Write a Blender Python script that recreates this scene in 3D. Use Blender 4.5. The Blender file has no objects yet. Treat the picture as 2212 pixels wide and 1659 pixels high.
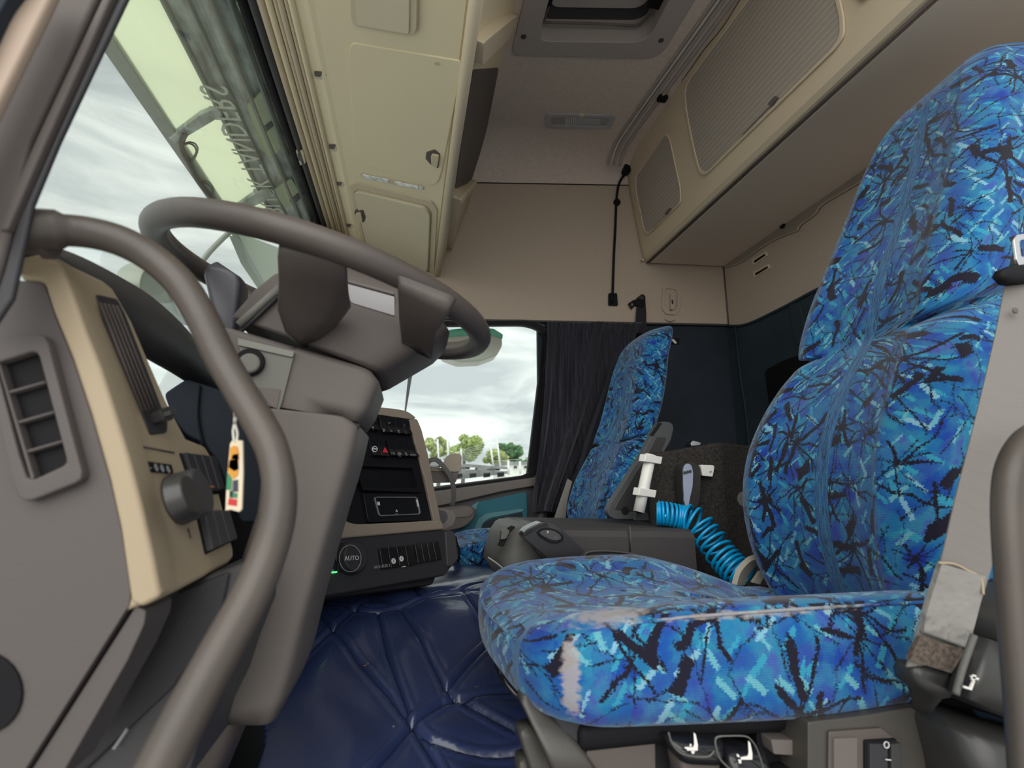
import bpy, math, random
import numpy as np
from math import sin, cos, pi, radians, atan, hypot, sqrt
from mathutils import Vector, Matrix

random.seed(4)
S = bpy.context.scene
COL = S.collection

# ------------------------------------------------------------------ camera
# The lens stands at the world origin, just outside the open driver's door.
# X runs to the rear of the cab, Y across it to the passenger side, Z up.
F = 1100.0
PH = atan(216 / 1100.0)
PS = atan(226 / hypot(1100, 216.0))
fw = np.array([sin(PS) * cos(PH), cos(PS) * cos(PH), sin(PH)])
rt = np.array([cos(PS), -sin(PS), 0.0])
up = np.cross(rt, fw)
cd = bpy.data.cameras.new('camera')
cam = bpy.data.objects.new('camera', cd)
COL.objects.link(cam)
cd.sensor_width = 36.0
cd.lens = 36.0 * F / 2212.0
cd.clip_start = 0.02
cd.clip_end = 900
cd.dof.use_dof = True
cd.dof.focus_distance = 1.3
cd.dof.aperture_fstop = 5.0
M4 = Matrix.Identity(4)
for i_ in range(3):
    M4[i_][0] = rt[i_]; M4[i_][1] = up[i_]; M4[i_][2] = -fw[i_]
cam.matrix_world = M4
S.camera = cam

# ------------------------------------------------------------------ world, sun, exposure
wd = bpy.data.worlds.new('overcast_sky')
S.world = wd
wd.use_nodes = True
nt = wd.node_tree
nt.nodes.clear()
def wn(t, **k):
    n = nt.nodes.new(t)
    for a, b in k.items():
        setattr(n, a, b)
    return n
wo = wn('ShaderNodeOutputWorld'); bg = wn('ShaderNodeBackground')
tc = wn('ShaderNodeTexCoord'); mp = wn('ShaderNodeMapping'); nz = wn('ShaderNodeTexNoise'); cr = wn('ShaderNodeValToRGB')
mp.inputs['Scale'].default_value = (1.3, 1.3, 6.5)
nz.inputs['Scale'].default_value = 2.1; nz.inputs['Detail'].default_value = 7; nz.inputs['Roughness'].default_value = 0.55
nz.inputs['Distortion'].default_value = 0.4
cr.color_ramp.elements[0].position = 0.38; cr.color_ramp.elements[0].color = (0.50, 0.54, 0.565, 1)
cr.color_ramp.elements[1].position = 0.60; cr.color_ramp.elements[1].color = (0.93, 0.96, 0.93, 1)
nt.links.new(tc.outputs['Generated'], mp.inputs['Vector']); nt.links.new(mp.outputs['Vector'], nz.inputs['Vector'])
nt.links.new(nz.outputs['Fac'], cr.inputs['Fac']); nt.links.new(cr.outputs['Color'], bg.inputs['Color'])
nt.links.new(bg.outputs['Background'], wo.inputs['Surface'])
bg.inputs['Strength'].default_value = 0.82
sl = bpy.data.lights.new('veiled_sun', 'SUN'); so = bpy.data.objects.new('veiled_sun', sl); COL.objects.link(so)
sl.energy = 1.9; sl.angle = radians(70); sl.color = (1.0, 0.97, 0.92)
so.rotation_euler = Vector((0.30, 0.86, -0.52)).to_track_quat('-Z', 'Y').to_euler()
S.view_settings.view_transform = 'Standard'
S.view_settings.look = 'None'
S.view_settings.gamma = 1.0
S.view_settings.use_curve_mapping = False
S.view_settings.exposure = 0.60
S.cycles.diffuse_bounces = 8
S.cycles.max_bounces = 16
S.cycles.transparent_max_bounces = 16

# ------------------------------------------------------------------ geometry helpers
def ray(px, py): return fw * F + rt * (px - 1106) + up * (829.5 - py)
class Pl:                                    # a real plane in the cab; .at() finds where a sight line meets it
    def __init__(s, p, n):
        s.p = np.array(p, float); n = np.array(n, float); n /= np.linalg.norm(n)
        if n @ s.p > 0: n = -n              # normal looks to the open door
        s.n = n
    def at(s, px, py, off=0.0):
        r = ray(px, py); q = s.p + s.n * off
        return Vector(r * ((q @ s.n) / (r @ s.n)))
    def loop(s, pts, off=0.0): return [s.at(a, b, off) for a, b in pts]
def PY(v): return Pl((0, v, 0), (0, 1, 0))
def PX(v): return Pl((v, 0, 0), (1, 0, 0))
def PZ(v): return Pl((0, 0, v), (0, 0, 1))
def aY(px, py, v): return PY(v).at(px, py)
def aX(px, py, v): return PX(v).at(px, py)
def aZ(px, py, v): return PZ(v).at(px, py)

W = {}                                       # world origin of every object made
def props(o, label=None, cat=None, group=None, kind=None):
    if label: o['label'] = label
    if cat: o['category'] = cat
    if group: o['group'] = group
    if kind: o['kind'] = kind
    return o
def thing(name, label, cat, loc, group=None):
    o = bpy.data.objects.new(name, None); COL.objects.link(o)
    o.empty_display_size = 0.05
    o.location = loc; W[o.name] = Vector(loc)
    return props(o, label, cat, group)
def mk(name, vs, fs, mat, parent=None, smooth=False, bevel=0, bseg=2, sub=0, uv=None, label=None, cat=None, group=None, kind=None, weld=False):
    vs = [Vector(v) for v in vs]
    lo = Vector((min(v.x for v in vs), min(v.y for v in vs), min(v.z for v in vs)))
    hi = Vector((max(v.x for v in vs), max(v.y for v in vs), max(v.z for v in vs)))
    org = Vector(((lo.x + hi.x) / 2, (lo.y + hi.y) / 2, lo.z))
    me = bpy.data.meshes.new(name)
    me.from_pydata([tuple(v - org) for v in vs], [], fs)
    me.validate()
    if uv is not None:
        ul = me.uv_layers.new(name='UVMap')
        for li, l in enumerate(me.loops): ul.data[li].uv = uv[l.vertex_index] if not callable(uv) else (0, 0)
        if callable(uv):
            for p in me.polygons:
                for li in p.loop_indices:
                    ul.data[li].uv = uv(vs[me.loops[li].vertex_index], p.normal, me.loops[li].vertex_index)
    if mat: me.materials.append(mat)
    if smooth:
        for p in me.polygons: p.use_smooth = True
    o = bpy.data.objects.new(name, me); COL.objects.link(o)
    W[o.name] = org
    if parent:
        o.parent = parent; o.location = org - W[parent.name]
    else: o.location = org
    if bevel:
        b = o.modifiers.new('bevel', 'BEVEL'); b.width = bevel; b.segments = bseg; b.limit_method = 'ANGLE'; b.angle_limit = radians(35)
        for p in me.polygons: p.use_smooth = True
        b.harden_normals = False
        w = o.modifiers.new('wn', 'WEIGHTED_NORMAL'); w.keep_sharp = True
    if sub:
        b = o.modifiers.new('sub', 'SUBSURF'); b.levels = sub; b.render_levels = sub
    return props(o, label, cat, group, kind)
def nrm_fix(vs, fs):
    import bmesh
    bm = bmesh.new(); bv = [bm.verts.new(v) for v in vs]
    for f in fs:
        try: bm.faces.new([bv[i] for i in f])
        except ValueError: pass
    bmesh.ops.recalc_face_normals(bm, faces=bm.faces)
    bm.verts.index_update()
    out = [[v.index for v in f.verts] for f in bm.faces]
    bm.free()
    return out
def prism(name, loop, vec, mat, parent=None, bevel=0.0015, **k):
    loop = [Vector(p) for p in loop]; vec = Vector(vec); n = len(loop)
    vs = loop + [p + vec for p in loop]
    fs = [list(range(n)), list(range(2 * n - 1, n - 1, -1))] + [[i, (i + 1) % n, n + (i + 1) % n, n + i] for i in range(n)]
    return mk(name, vs, nrm_fix(vs, fs), mat, parent, bevel=bevel, **k)
def slab(name, pl, pts, mat, parent=None, out=0.004, inn=0.004, bevel=0.0015, r=0, off=0.0, **k):
    """polygon seen at pts, lying in plane pl, standing `out` proud of it and `inn` deep"""
    if r: pts = rnd(pts, r)
    lp = [p + Vector(pl.n) * (-inn) for p in pl.loop(pts, off)]
    return prism(name, lp, Vector(pl.n) * (out + inn), mat, parent, bevel, **k)
def rnd(pts, r, seg=4):
    """round the corners of a polygon"""
    n = len(pts); out = []
    rr = (list(r) + [3] * n)[:n] if isinstance(r, (list, tuple)) else [r] * n
    for i in range(n):
        p = Vector(pts[i]).to_2d(); a = Vector(pts[i - 1]).to_2d(); b = Vector(pts[(i + 1) % n]).to_2d()
        q = rr[i]
        if q <= 0: out.append((p.x, p.y)); continue
        da = a - p; db = b - p
        la = min(q, da.length * 0.49); lb = min(q, db.length * 0.49)
        A = p + da.normalized() * la; B = p + db.normalized() * lb
        for s in range(seg + 1):
            t = s / seg
            v = A * (1 - t) ** 2 + p * 2 * t * (1 - t) + B * t * t
            out.append((v.x, v.y))
    return out
def ring(name, outer, inner, vec, mat, parent=None, bevel=0.001, **k):
    """flat frame: two loops with the same number of points, given thickness"""
    n = len(outer); o = [Vector(p) for p in outer]; i_ = [Vector(p) for p in inner]; vec = Vector(vec)
    vs = o + i_ + [p + vec for p in o] + [p + vec for p in i_]
    fs = []
    for a in range(n):
        b = (a + 1) % n
        fs += [[a, b, n + b, n + a], [2 * n + a, 2 * n + b, 3 * n + b, 3 * n + a], [a, b, 2 * n + b, 2 * n + a], [n + a, n + b, 3 * n + b, 3 * n + a]]
    return mk(name, vs, nrm_fix(vs, fs), mat, parent, bevel=bevel, **k)
def frame(name, pl, outer, inner, mat, parent=None, out=0.004, inn=0.002, r=0, ri=None, off=0.0, **k):
    if r: outer = rnd(outer, r)
    if r or ri: inner = rnd(inner, ri if ri is not None else r)
    v = Vector(pl.n)
    return ring(name, [p - v * inn for p in pl.loop(outer, off)], [p - v * inn for p in pl.loop(inner, off)], v * (out + inn), mat, parent, **k)
def cat_rom(P, seg=6):
    P = [Vector(p) for p in P]; n = len(P); out = []
    for i in range(n - 1):
        a = P[max(i - 1, 0)]; b = P[i]; c = P[i + 1]; d = P[min(i + 2, n - 1)]
        for s in range(seg):
            t = s / seg
            out.append(0.5 * ((2 * b) + (c - a) * t + (2 * a - 5 * b + 4 * c - d) * t * t + (3 * b - a - 3 * c + d) * t ** 3))
    out.append(P[-1])
    return out
def tube(name, pts, r, mat, parent=None, seg=6, ns=12, closed=False, flat=1.0, up0=(0, 0, 1), smoothpath=True, **k):
    if smoothpath and len(pts) > 2: P = cat_rom(pts, seg)
    else: P = [Vector(p) for p in pts]
    n = len(P); R = r if callable(r) else (lambda t: r)
    vs = []; uvs = []; L = 0
    T = []
    for i in range(n):
        if closed: t = P[(i + 1) % n] - P[i - 1]
        else: t = P[min(i + 1, n - 1)] - P[max(i - 1, 0)]
        T.append(t.normalized())
    u = Vector(up0); u = (u - T[0] * u.dot(T[0]))
    if u.length < 1e-4: u = T[0].orthogonal()
    u.normalize()
    for i in range(n):
        u = (u - T[i] * u.dot(T[i])).normalized(); w = T[i].cross(u)
        if i: L += (P[i] - P[i - 1]).length
        rr = R(i / max(1, n - 1))
        for j in range(ns):
            a = 2 * pi * j / ns
            vs.append(P[i] + (u * cos(a) * flat + w * sin(a)) * rr); uvs.append((2 * pi * rr * j / ns, L))
    fs = []
    for i in range(n if closed else n - 1):
        i2 = (i + 1) % n
        for j in range(ns):
            j2 = (j + 1) % ns
            fs.append([i * ns + j, i * ns + j2, i2 * ns + j2, i2 * ns + j])
    if not closed: fs += [list(range(ns))[::-1], [(n - 1) * ns + j for j in range(ns)]]
    return mk(name, vs, nrm_fix(vs, fs) if n * ns < 6000 else fs, mat, parent, smooth=True, uv=uvs, **k)
def strip(name, left, right, mat, parent=None, th=0.0015, seg=5, **k):
    """a band between two 3D edge curves"""
    A = cat_rom(left, seg); B = cat_rom(right, seg); n = min(len(A), len(B)); vs = []; fs = []; uvs = []; L = 0
    for i in range(n):
        t = (A[min(i + 1, n - 1)] - A[max(i - 1, 0)]); w = (B[i] - A[i]); nn = t.cross(w).normalized() * th
        if i: L += (A[i] - A[i - 1]).length
        vs += [A[i] + nn, B[i] + nn, B[i] - nn, A[i] - nn]; uvs += [(0, L), (w.length, L), (w.length, L), (0, L)]
    for i in range(n - 1):
        for j in range(4):
            j2 = (j + 1) % 4
            fs.append([i * 4 + j, i * 4 + j2, (i + 1) * 4 + j2, (i + 1) * 4 + j])
    fs += [[0, 1, 2, 3], [(n - 1) * 4 + j for j in (3, 2, 1, 0)]]
    return mk(name, vs, nrm_fix(vs, fs), mat, parent, smooth=False, uv=uvs, **k)
def box(name, c, s, mat, parent=None, rot=None, bevel=0.002, **k):
    c = Vector(c); hx, hy, hz = s[0] / 2, s[1] / 2, s[2] / 2
    vs = [Vector((x, y, z)) for x in (-hx, hx) for y in (-hy, hy) for z in (-hz, hz)]
    if rot: vs = [rot @ v for v in vs]
    vs = [c + v for v in vs]
    fs = [[0, 1, 3, 2], [4, 6, 7, 5], [0, 4, 5, 1], [2, 3, 7, 6], [0, 2, 6, 4], [1, 5, 7, 3]]
    return mk(name, vs, fs, mat, parent, bevel=bevel, **k)
def disc(name, c, n, r, h, mat, parent=None, ns=28, r2=None, bevel=0.0015, **k):
    """short cylinder / cone frustum on point c along n"""
    c = Vector(c); n = Vector(n).normalized(); u = n.orthogonal().normalized(); w = n.cross(u); r2 = r if r2 is None else r2
    vs = [c + (u * cos(2 * pi * i / ns) + w * sin(2 * pi * i / ns)) * r for i in range(ns)]
    vs += [c + n * h + (u * cos(2 * pi * i / ns) + w * sin(2 * pi * i / ns)) * r2 for i in range(ns)]
    fs = [list(range(ns)), list(range(2 * ns - 1, ns - 1, -1))] + [[i, (i + 1) % ns, ns + (i + 1) % ns, ns + i] for i in range(ns)]
    return mk(name, vs, nrm_fix(vs, fs), mat, parent, bevel=bevel, **k)
def loft(name, rings, mat, parent=None, cap=True, uv=None, smooth=True, closed=True, **k):
    n = len(rings[0]); vs = [Vector(p) for r in rings for p in r]; fs = []
    for i in range(len(rings) - 1):
        for j in range(n if closed else n - 1):
            j2 = (j + 1) % n
            fs.append([i * n + j, i * n + j2, (i + 1) * n + j2, (i + 1) * n + j])
    if cap: fs += [list(range(n))[::-1], [(len(rings) - 1) * n + j for j in range(n)]]
    if closed: fs = nrm_fix(vs, fs)
    return mk(name, vs, fs, mat, parent, smooth=smooth, uv=uv, **k)
def quad_grid(tl, tr, br, bl, n, gap=0.06, pad=0.0):
    """split an image-row quad into n upright cells"""
    tl, tr, br, bl = [Vector(p).to_2d() for p in (tl, tr, br, bl)]
    for i in range(n):
        a = (i + gap / 2) / n; b = (i + 1 - gap / 2) / n
        yield [tuple(tl.lerp(tr, a)), tuple(tl.lerp(tr, b)), tuple(bl.lerp(br, b)), tuple(bl.lerp(br, a))]
def word(txt, pl, px, py, ex, ey, size, mat, parent, off=0.006, ext=0.0004, name='lettering', org=None, dx=None, dy=None, align='CENTER', fit=None):
    """flat raised lettering; ex, ey: pixel step that points along the writing"""
    c = pl.at(px, py, off) if org is None else Vector(org)
    d = (pl.at(px + ex, py + ey, off) - c).normalized() if dx is None else Vector(dx).normalized()
    n = Vector(pl.n) if dy is None else d.cross(Vector(dy)).normalized()
    u = n.cross(d)
    cu = bpy.data.curves.new(name, 'FONT'); cu.body = txt; cu.size = size; cu.extrude = ext; cu.align_x = align; cu.align_y = 'CENTER'
    cu.resolution_u = 2
    cu.materials.append(mat)
    tmp = bpy.data.objects.new(name, cu); COL.objects.link(tmp)
    bpy.context.view_layer.update()
    me = bpy.data.meshes.new_from_object(tmp.evaluated_get(bpy.context.evaluated_depsgraph_get()))
    bpy.data.objects.remove(tmp); bpy.data.curves.remove(cu)
    if fit:
        xs_ = [v.co.x for v in me.vertices]; k_ = fit / (max(xs_) - min(xs_))
        for v in me.vertices: v.co.x *= k_
    me.name = name
    o = bpy.data.objects.new(name, me); COL.objects.link(o)
    m = Matrix.Identity(4)
    for a in range(3):
        m[a][0] = d[a]; m[a][1] = u[a]; m[a][2] = n[a]; m[a][3] = c[a]
    W[o.name] = c.copy()
    o.parent = parent
    o.matrix_local = Matrix.Translation(-W[parent.name]) @ m
    return o

# ------------------------------------------------------------------ materials
MATS = {}
def mat(name, col, rough=0.6, metal=0.0, spec=0.5, nscale=0, nstr=0.1, var=0.0, vscale=20, emit=None, coat=0.0, sheen=0.0, stretch=None, bdist=0.001):
    if name in MATS: return MATS[name]
    m = bpy.data.materials.new(name); m.use_nodes = True; t = m.node_tree; b = t.nodes['Principled BSDF']
    c = (col[0], col[1], col[2], 1)
    b.inputs['Base Color'].default_value = c; b.inputs['Roughness'].default_value = rough
    b.inputs['Metallic'].default_value = metal; b.inputs['Specular IOR Level'].default_value = spec
    if coat: b.inputs['Coat Weight'].default_value = coat
    if sheen: b.inputs['Sheen Weight'].default_value = sheen
    g = t.nodes.new('ShaderNodeNewGeometry'); src = g.outputs['Position']
    if stretch:
        mpn = t.nodes.new('ShaderNodeMapping'); mpn.inputs['Scale'].default_value = stretch
        t.links.new(src, mpn.inputs['Vector']); src = mpn.outputs['Vector']
    if nscale:
        n = t.nodes.new('ShaderNodeTexNoise'); n.inputs['Scale'].default_value = nscale; n.inputs['Detail'].default_value = 3
        bp = t.nodes.new('ShaderNodeBump'); bp.inputs['Strength'].default_value = nstr; bp.inputs['Distance'].default_value = bdist
        t.links.new(src, n.inputs['Vector']); t.links.new(n.outputs['Fac'], bp.inputs['Height']); t.links.new(bp.outputs['Normal'], b.inputs['Normal'])
    if var:
        n2 = t.nodes.new('ShaderNodeTexNoise'); n2.inputs['Scale'].default_value = vscale; n2.inputs['Detail'].default_value = 6
        r = t.nodes.new('ShaderNodeValToRGB'); r.color_ramp.elements[0].position = 0.3; r.color_ramp.elements[1].position = 0.7
        r.color_ramp.elements[0].color = tuple(x * (1 - var) for x in col) + (1,); r.color_ramp.elements[1].color = tuple(min(1, x * (1 + var)) for x in col) + (1,)
        t.links.new(src, n2.inputs['Vector']); t.links.new(n2.outputs['Fac'], r.inputs['Fac']); t.links.new(r.outputs['Color'], b.inputs['Base Color'])
    if emit:
        b.inputs['Emission Color'].default_value = (emit[0], emit[1], emit[2], 1); b.inputs['Emission Strength'].default_value = emit[3]
    MATS[name] = m
    return m
def glass_mat(name, tint=(1, 1, 1), gloss=0.06, rough=0.02):
    m = bpy.data.materials.new(name); m.use_nodes = True; t = m.node_tree; t.nodes.clear()
    o = t.nodes.new('ShaderNodeOutputMaterial'); tr = t.nodes.new('ShaderNodeBsdfTransparent'); gl = t.nodes.new('ShaderNodeBsdfGlossy'); mx = t.nodes.new('ShaderNodeMixShader')
    lw = t.nodes.new('ShaderNodeFresnel'); lw.inputs['IOR'].default_value = 1.35
    tr.inputs['Color'].default_value = tint + (1,); gl.inputs['Roughness'].default_value = rough
    ml = t.nodes.new('ShaderNodeMath'); ml.operation = 'MULTIPLY'; ml.inputs[1].default_value = gloss / 0.06
    t.links.new(lw.outputs[0], ml.inputs[0]); t.links.new(ml.outputs[0], mx.inputs[0]); t.links.new(tr.outputs[0], mx.inputs[1]); t.links.new(gl.outputs[0], mx.inputs[2]); t.links.new(mx.outputs[0], o.inputs['Surface'])
    MATS[name] = m
    return m

liner = mat('beige_liner_cloth', (0.44, 0.36, 0.29), 0.95, spec=0.1, nscale=260, nstr=0.5, var=0.07, vscale=90, stretch=(1, 1, 3), sheen=0.1)
ceil_m = mat('ceiling_cloth', (0.63, 0.54, 0.475), 0.95, spec=0.1, nscale=300, nstr=0.4, var=0.06, vscale=60)
locker_m = mat('locker_beige_plastic', (0.63, 0.53, 0.39), 0.7, spec=0.3, nscale=700, nstr=0.2)
locker_b = mat('locker_padded_underside', (0.66, 0.56, 0.47), 0.9, spec=0.1, nscale=500, nstr=0.2)
cream = mat('cream_plastic', (0.76, 0.66, 0.46), 0.62, spec=0.3, nscale=600, nstr=0.18)
cream2 = mat('cream_plastic_dull', (0.6, 0.51, 0.37), 0.7, spec=0.3, nscale=600, nstr=0.18)
dashbeige = mat('dashboard_beige_plastic', (0.37, 0.295, 0.2), 0.6, spec=0.35, nscale=500, nstr=0.2)
stacktrim = mat('stack_trim_taupe', (0.25, 0.205, 0.165), 0.55, spec=0.4, nscale=500, nstr=0.2)
taupe = mat('taupe_plastic', (0.09, 0.073, 0.067), 0.55, spec=0.4, nscale=700, nstr=0.25)
taupe2 = mat('taupe_plastic_light', (0.13, 0.111, 0.102), 0.6, spec=0.4, nscale=700, nstr=0.3)
greyp = mat('column_grey_plastic', (0.155, 0.152, 0.135), 0.55, spec=0.4, nscale=600, nstr=0.2)
barm = mat('grab_bar_rubber', (0.074, 0.06, 0.051), 0.42, spec=0.5, nscale=400, nstr=0.12, var=0.10, vscale=14)
rimm = mat('steering_wheel_leather', (0.072, 0.058, 0.052), 0.45, spec=0.5, nscale=500, nstr=0.2, var=0.12, vscale=10)
darkp = mat('charcoal_plastic', (0.028, 0.027, 0.032), 0.55, spec=0.4, nscale=600, nstr=0.25)
dark2 = mat('dark_grey_plastic', (0.055, 0.052, 0.055), 0.55, spec=0.4, nscale=600, nstr=0.3)
black = mat('black_plastic', (0.006, 0.006, 0.008), 0.65, spec=0.2)
blackgl = mat('gloss_black_plastic', (0.012, 0.012, 0.014), 0.16, spec=0.5)
seatpl = mat('seat_base_plastic', (0.055, 0.05, 0.044), 0.42, spec=0.5, nscale=500, nstr=0.2)
seatdark = mat('seat_dark_plastic', (0.030, 0.029, 0.028), 0.35, spec=0.5, nscale=500, nstr=0.15)
console_m = mat('console_grained_vinyl', (0.045, 0.041, 0.041), 0.6, spec=0.4, nscale=900, nstr=0.7)
console_l = mat('console_grey_plastic', (0.1, 0.098, 0.09), 0.5, spec=0.5, nscale=900, nstr=0.6)
carpet = mat('charcoal_carpet', (0.040, 0.036, 0.034), 1.0, spec=0.05, nscale=420, nstr=1.0, var=0.45, vscale=170, bdist=0.004)
navyw = mat('navy_wall_panel', (0.016, 0.022, 0.032), 0.75, spec=0.3, nscale=300, nstr=0.2, var=0.18, vscale=6)
tealw = mat('dark_teal_wall', (0.022, 0.035, 0.045), 0.7, spec=0.3, nscale=300, nstr=0.2, var=0.18, vscale=5)
teal = mat('teal_door_cloth', (0.035, 0.13, 0.17), 0.85, spec=0.2, nscale=500, nstr=0.3)
teal2 = mat('light_teal_trim', (0.10, 0.22, 0.25), 0.8, spec=0.2)
white_p = mat('white_pvc', (0.72, 0.70, 0.66), 0.4, spec=0.5)
chrome = mat('brushed_metal', (0.65, 0.65, 0.66), 0.25, metal=1.0)
beltm = mat('grey_belt_webbing', (0.2, 0.185, 0.172), 0.8, spec=0.3, stretch=(1, 1, 9), nscale=140, nstr=0.5)
beltd = mat('black_belt_webbing', (0.018, 0.018, 0.024), 0.8, spec=0.3)
coilm = mat('blue_air_hose', (0.0, 0.30, 0.62), 0.28, spec=0.5, coat=0.3)
ink = mat('white_marking', (0.62, 0.62, 0.62), 0.6)
inkdim = mat('grey_marking', (0.28, 0.28, 0.29), 0.6)
redm = mat('red_marking', (0.60, 0.03, 0.05), 0.5)
green_led = mat('green_led', (0.05, 0.6, 0.15), 0.4, emit=(0.1, 0.9, 0.25, 0.9))
red_led = mat('red_led', (0.7, 0.03, 0.1), 0.4, emit=(0.9, 0.05, 0.15, 0.5))
lensm = mat('clear_lamp_lens', (0.40, 0.40, 0.42), 0.12, spec=0.8, nscale=90, nstr=0.5)
lensb = mat('bright_lamp_lens', (0.75, 0.76, 0.74), 0.15, spec=0.8, nscale=60, nstr=0.9, var=0.35, vscale=60)
glassm = glass_mat('window_glass', (0.97, 1.0, 0.98), 0.018)
DISPL = glass_mat('instrument_glass', (0.05, 0.06, 0.07), 0.9, 0.03)

def fabric(name, wear=False, fine=1.0):
    m = bpy.data.materials.new(name); m.use_nodes = True; t = m.node_tree; b = t.nodes['Principled BSDF']; N = t.nodes; Lk = t.links.new
    def math_(op, a, c=None, d=None):
        n = N.new('ShaderNodeMath'); n.operation = op
        for i, v in enumerate((a, c, d)):
            if v is None: continue
            if isinstance(v, (int, float)): n.inputs[i].default_value = v
            else: Lk(v, n.inputs[i])
        return n.outputs[0]
    def vmath(op, a, c=None):
        n = N.new('ShaderNodeVectorMath'); n.operation = op
        for i, v in enumerate((a, c)):
            if v is None: continue
            if isinstance(v, tuple): n.inputs[i].default_value = v
            elif isinstance(v, (int, float)): n.inputs['Scale'].default_value = v
            else: Lk(v, n.inputs[i])
        return n.outputs[0]
    def scale(a, s):
        n = N.new('ShaderNodeVectorMath'); n.operation = 'SCALE'; Lk(a, n.inputs[0]); n.inputs['Scale'].default_value = s; return n.outputs[0]
    uv = N.new('ShaderNodeUVMap').outputs['UV']
    if fine != 1.0: uv = scale(uv, fine)
    def noise(vec, s, d=2):
        n = N.new('ShaderNodeTexNoise'); n.noise_dimensions = '2D'; n.inputs['Scale'].default_value = s; n.inputs['Detail'].default_value = d; Lk(vec, n.inputs['Vector']); return n
    jag = vmath('SUBTRACT', noise(uv, 330, 1).outputs['Color'], (0.5, 0.5, 0.5))
    bend = vmath('SUBTRACT', noise(uv, 16, 1).outputs['Color'], (0.5, 0.5, 0.5))
    P = vmath('ADD', vmath('ADD', uv, scale(jag, 0.0085)), scale(bend, 0.030))
    P2 = vmath('ADD', uv, scale(jag, 0.008))
    def cell(vec, s, ofs, rnd_=1.0):
        v = N.new('ShaderNodeTexVoronoi'); v.voronoi_dimensions = '2D'; v.inputs['Scale'].default_value = s; v.inputs['Randomness'].default_value = rnd_
        q = vmath('ADD', vec, ofs); Lk(q, v.inputs['Vector'])
        d = vmath('SUBTRACT', q, v.outputs['Position'])
        sp = N.new('ShaderNodeSeparateXYZ'); Lk(d, sp.inputs[0]); sc = N.new('ShaderNodeSeparateColor'); Lk(v.outputs['Color'], sc.inputs[0])
        return sp.outputs[0], sp.outputs[1], sc.outputs[0], sc.outputs[1], sc.outputs[2]
    def stroke(vec, s, ofs, w, L, a0=0.0, a1=2 * pi, keep=1.0):
        x, y, r, g, bb = cell(vec, s, ofs)
        ang = math_('ADD', math_('MULTIPLY', r, a1 - a0), a0)
        c = math_('COSINE', ang); sn = math_('SINE', ang)
        u = math_('ADD', math_('MULTIPLY', x, c), math_('MULTIPLY', y, sn))
        v = math_('SUBTRACT', math_('MULTIPLY', y, c), math_('MULTIPLY', x, sn))
        wv = math_('MULTIPLY', math_('ADD', math_('MULTIPLY', g, 0.8), 0.5), w)
        k1 = math_('LESS_THAN', math_('ABSOLUTE', v), wv); k2 = math_('LESS_THAN', math_('ABSOLUTE', u), L)
        return math_('MULTIPLY', math_('MULTIPLY', k1, k2), math_('LESS_THAN', bb, keep))
    def star(vec, s, ofs, w, R, k, keep=1.0):
        x, y, r, g, bb = cell(vec, s, ofs)
        rad = math_('SQRT', math_('ADD', math_('MULTIPLY', x, x), math_('MULTIPLY', y, y)))
        th = math_('ADD', math_('MULTIPLY', math_('ARCTAN2', y, x), k / (2 * pi)), math_('MULTIPLY', r, 7.0))
        # uneven spokes
        th = math_('ADD', th, math_('MULTIPLY', math_('SINE', math_('MULTIPLY', th, 2.4)), 0.22))
        fr = math_('ABSOLUTE', math_('SUBTRACT', math_('FRACT', th), 0.5))
        dist = math_('MULTIPLY', math_('MULTIPLY', fr, 2 * pi / k), rad)
        k1 = math_('LESS_THAN', dist, w); k2 = math_('LESS_THAN', rad, math_('MULTIPLY', math_('ADD', math_('MULTIPLY', g, 0.7), 0.5), R))
        core = math_('LESS_THAN', rad, R * 0.07)
        return math_('MULTIPLY', math_('MAXIMUM', math_('MULTIPLY', k1, k2), core), math_('LESS_THAN', bb, keep))
    def ramp(fac, stops):
        n = N.new('ShaderNodeValToRGB'); cr_ = n.color_ramp; cr_.interpolation = 'LINEAR'
        while len(cr_.elements) < len(stops): cr_.elements.new(0.5)
        for e, (p, c) in zip(cr_.elements, stops): e.position = p; e.color = c + (1,)
        Lk(fac, n.inputs['Fac']); return n.outputs['Color']
    def mix(fac, a, c):
        n = N.new('ShaderNodeMix'); n.data_type = 'RGBA'
        Lk(fac, n.inputs['Factor'])
        for s_, v in ((6, a), (7, c)):
            if isinstance(v, tuple): n.inputs[s_].default_value = v + (1,)
            else: Lk(v, n.inputs[s_])
        return n.outputs[2]
    base = ramp(noise(P2, 24, 3).outputs['Fac'], [(0.30, (0.010, 0.031, 0.260)), (0.43, (0.009, 0.070, 0.291)), (0.52, (0.016, 0.130, 0.302)), (0.62, (0.026, 0.198, 0.302)), (0.72, (0.052, 0.073, 0.322))])
    v = N.new('ShaderNodeTexVoronoi'); v.voronoi_dimensions = '2D'; v.inputs['Scale'].default_value = 30; Lk(P2, v.inputs['Vector'])
    sc = N.new('ShaderNodeSeparateColor'); Lk(v.outputs['Color'], sc.inputs[0])
    cellc = ramp(sc.outputs[0], [(0.0, (0.010, 0.026, 0.286)), (0.3, (0.008, 0.104, 0.322)), (0.55, (0.010, 0.177, 0.322)), (0.8, (0.052, 0.062, 0.322)), (1.0, (0.016, 0.218, 0.312))])
    f = N.new('ShaderNodeMix'); f.data_type = 'RGBA'; f.inputs['Factor'].default_value = 0.38; Lk(base, f.inputs[6]); Lk(cellc, f.inputs[7])
    col = f.outputs[2]
    col = mix(stroke(P2, 26, (3.1, 0, 0), 0.0036, 0.015, 0.5, 1.1, 0.6), col, (0.03, 0.25, 0.38))
    col = mix(stroke(P2, 30, (0, 5.2, 0), 0.0030, 0.015, 2.1, 2.6, 0.45), col, (0.11, 0.34, 0.42))
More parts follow.
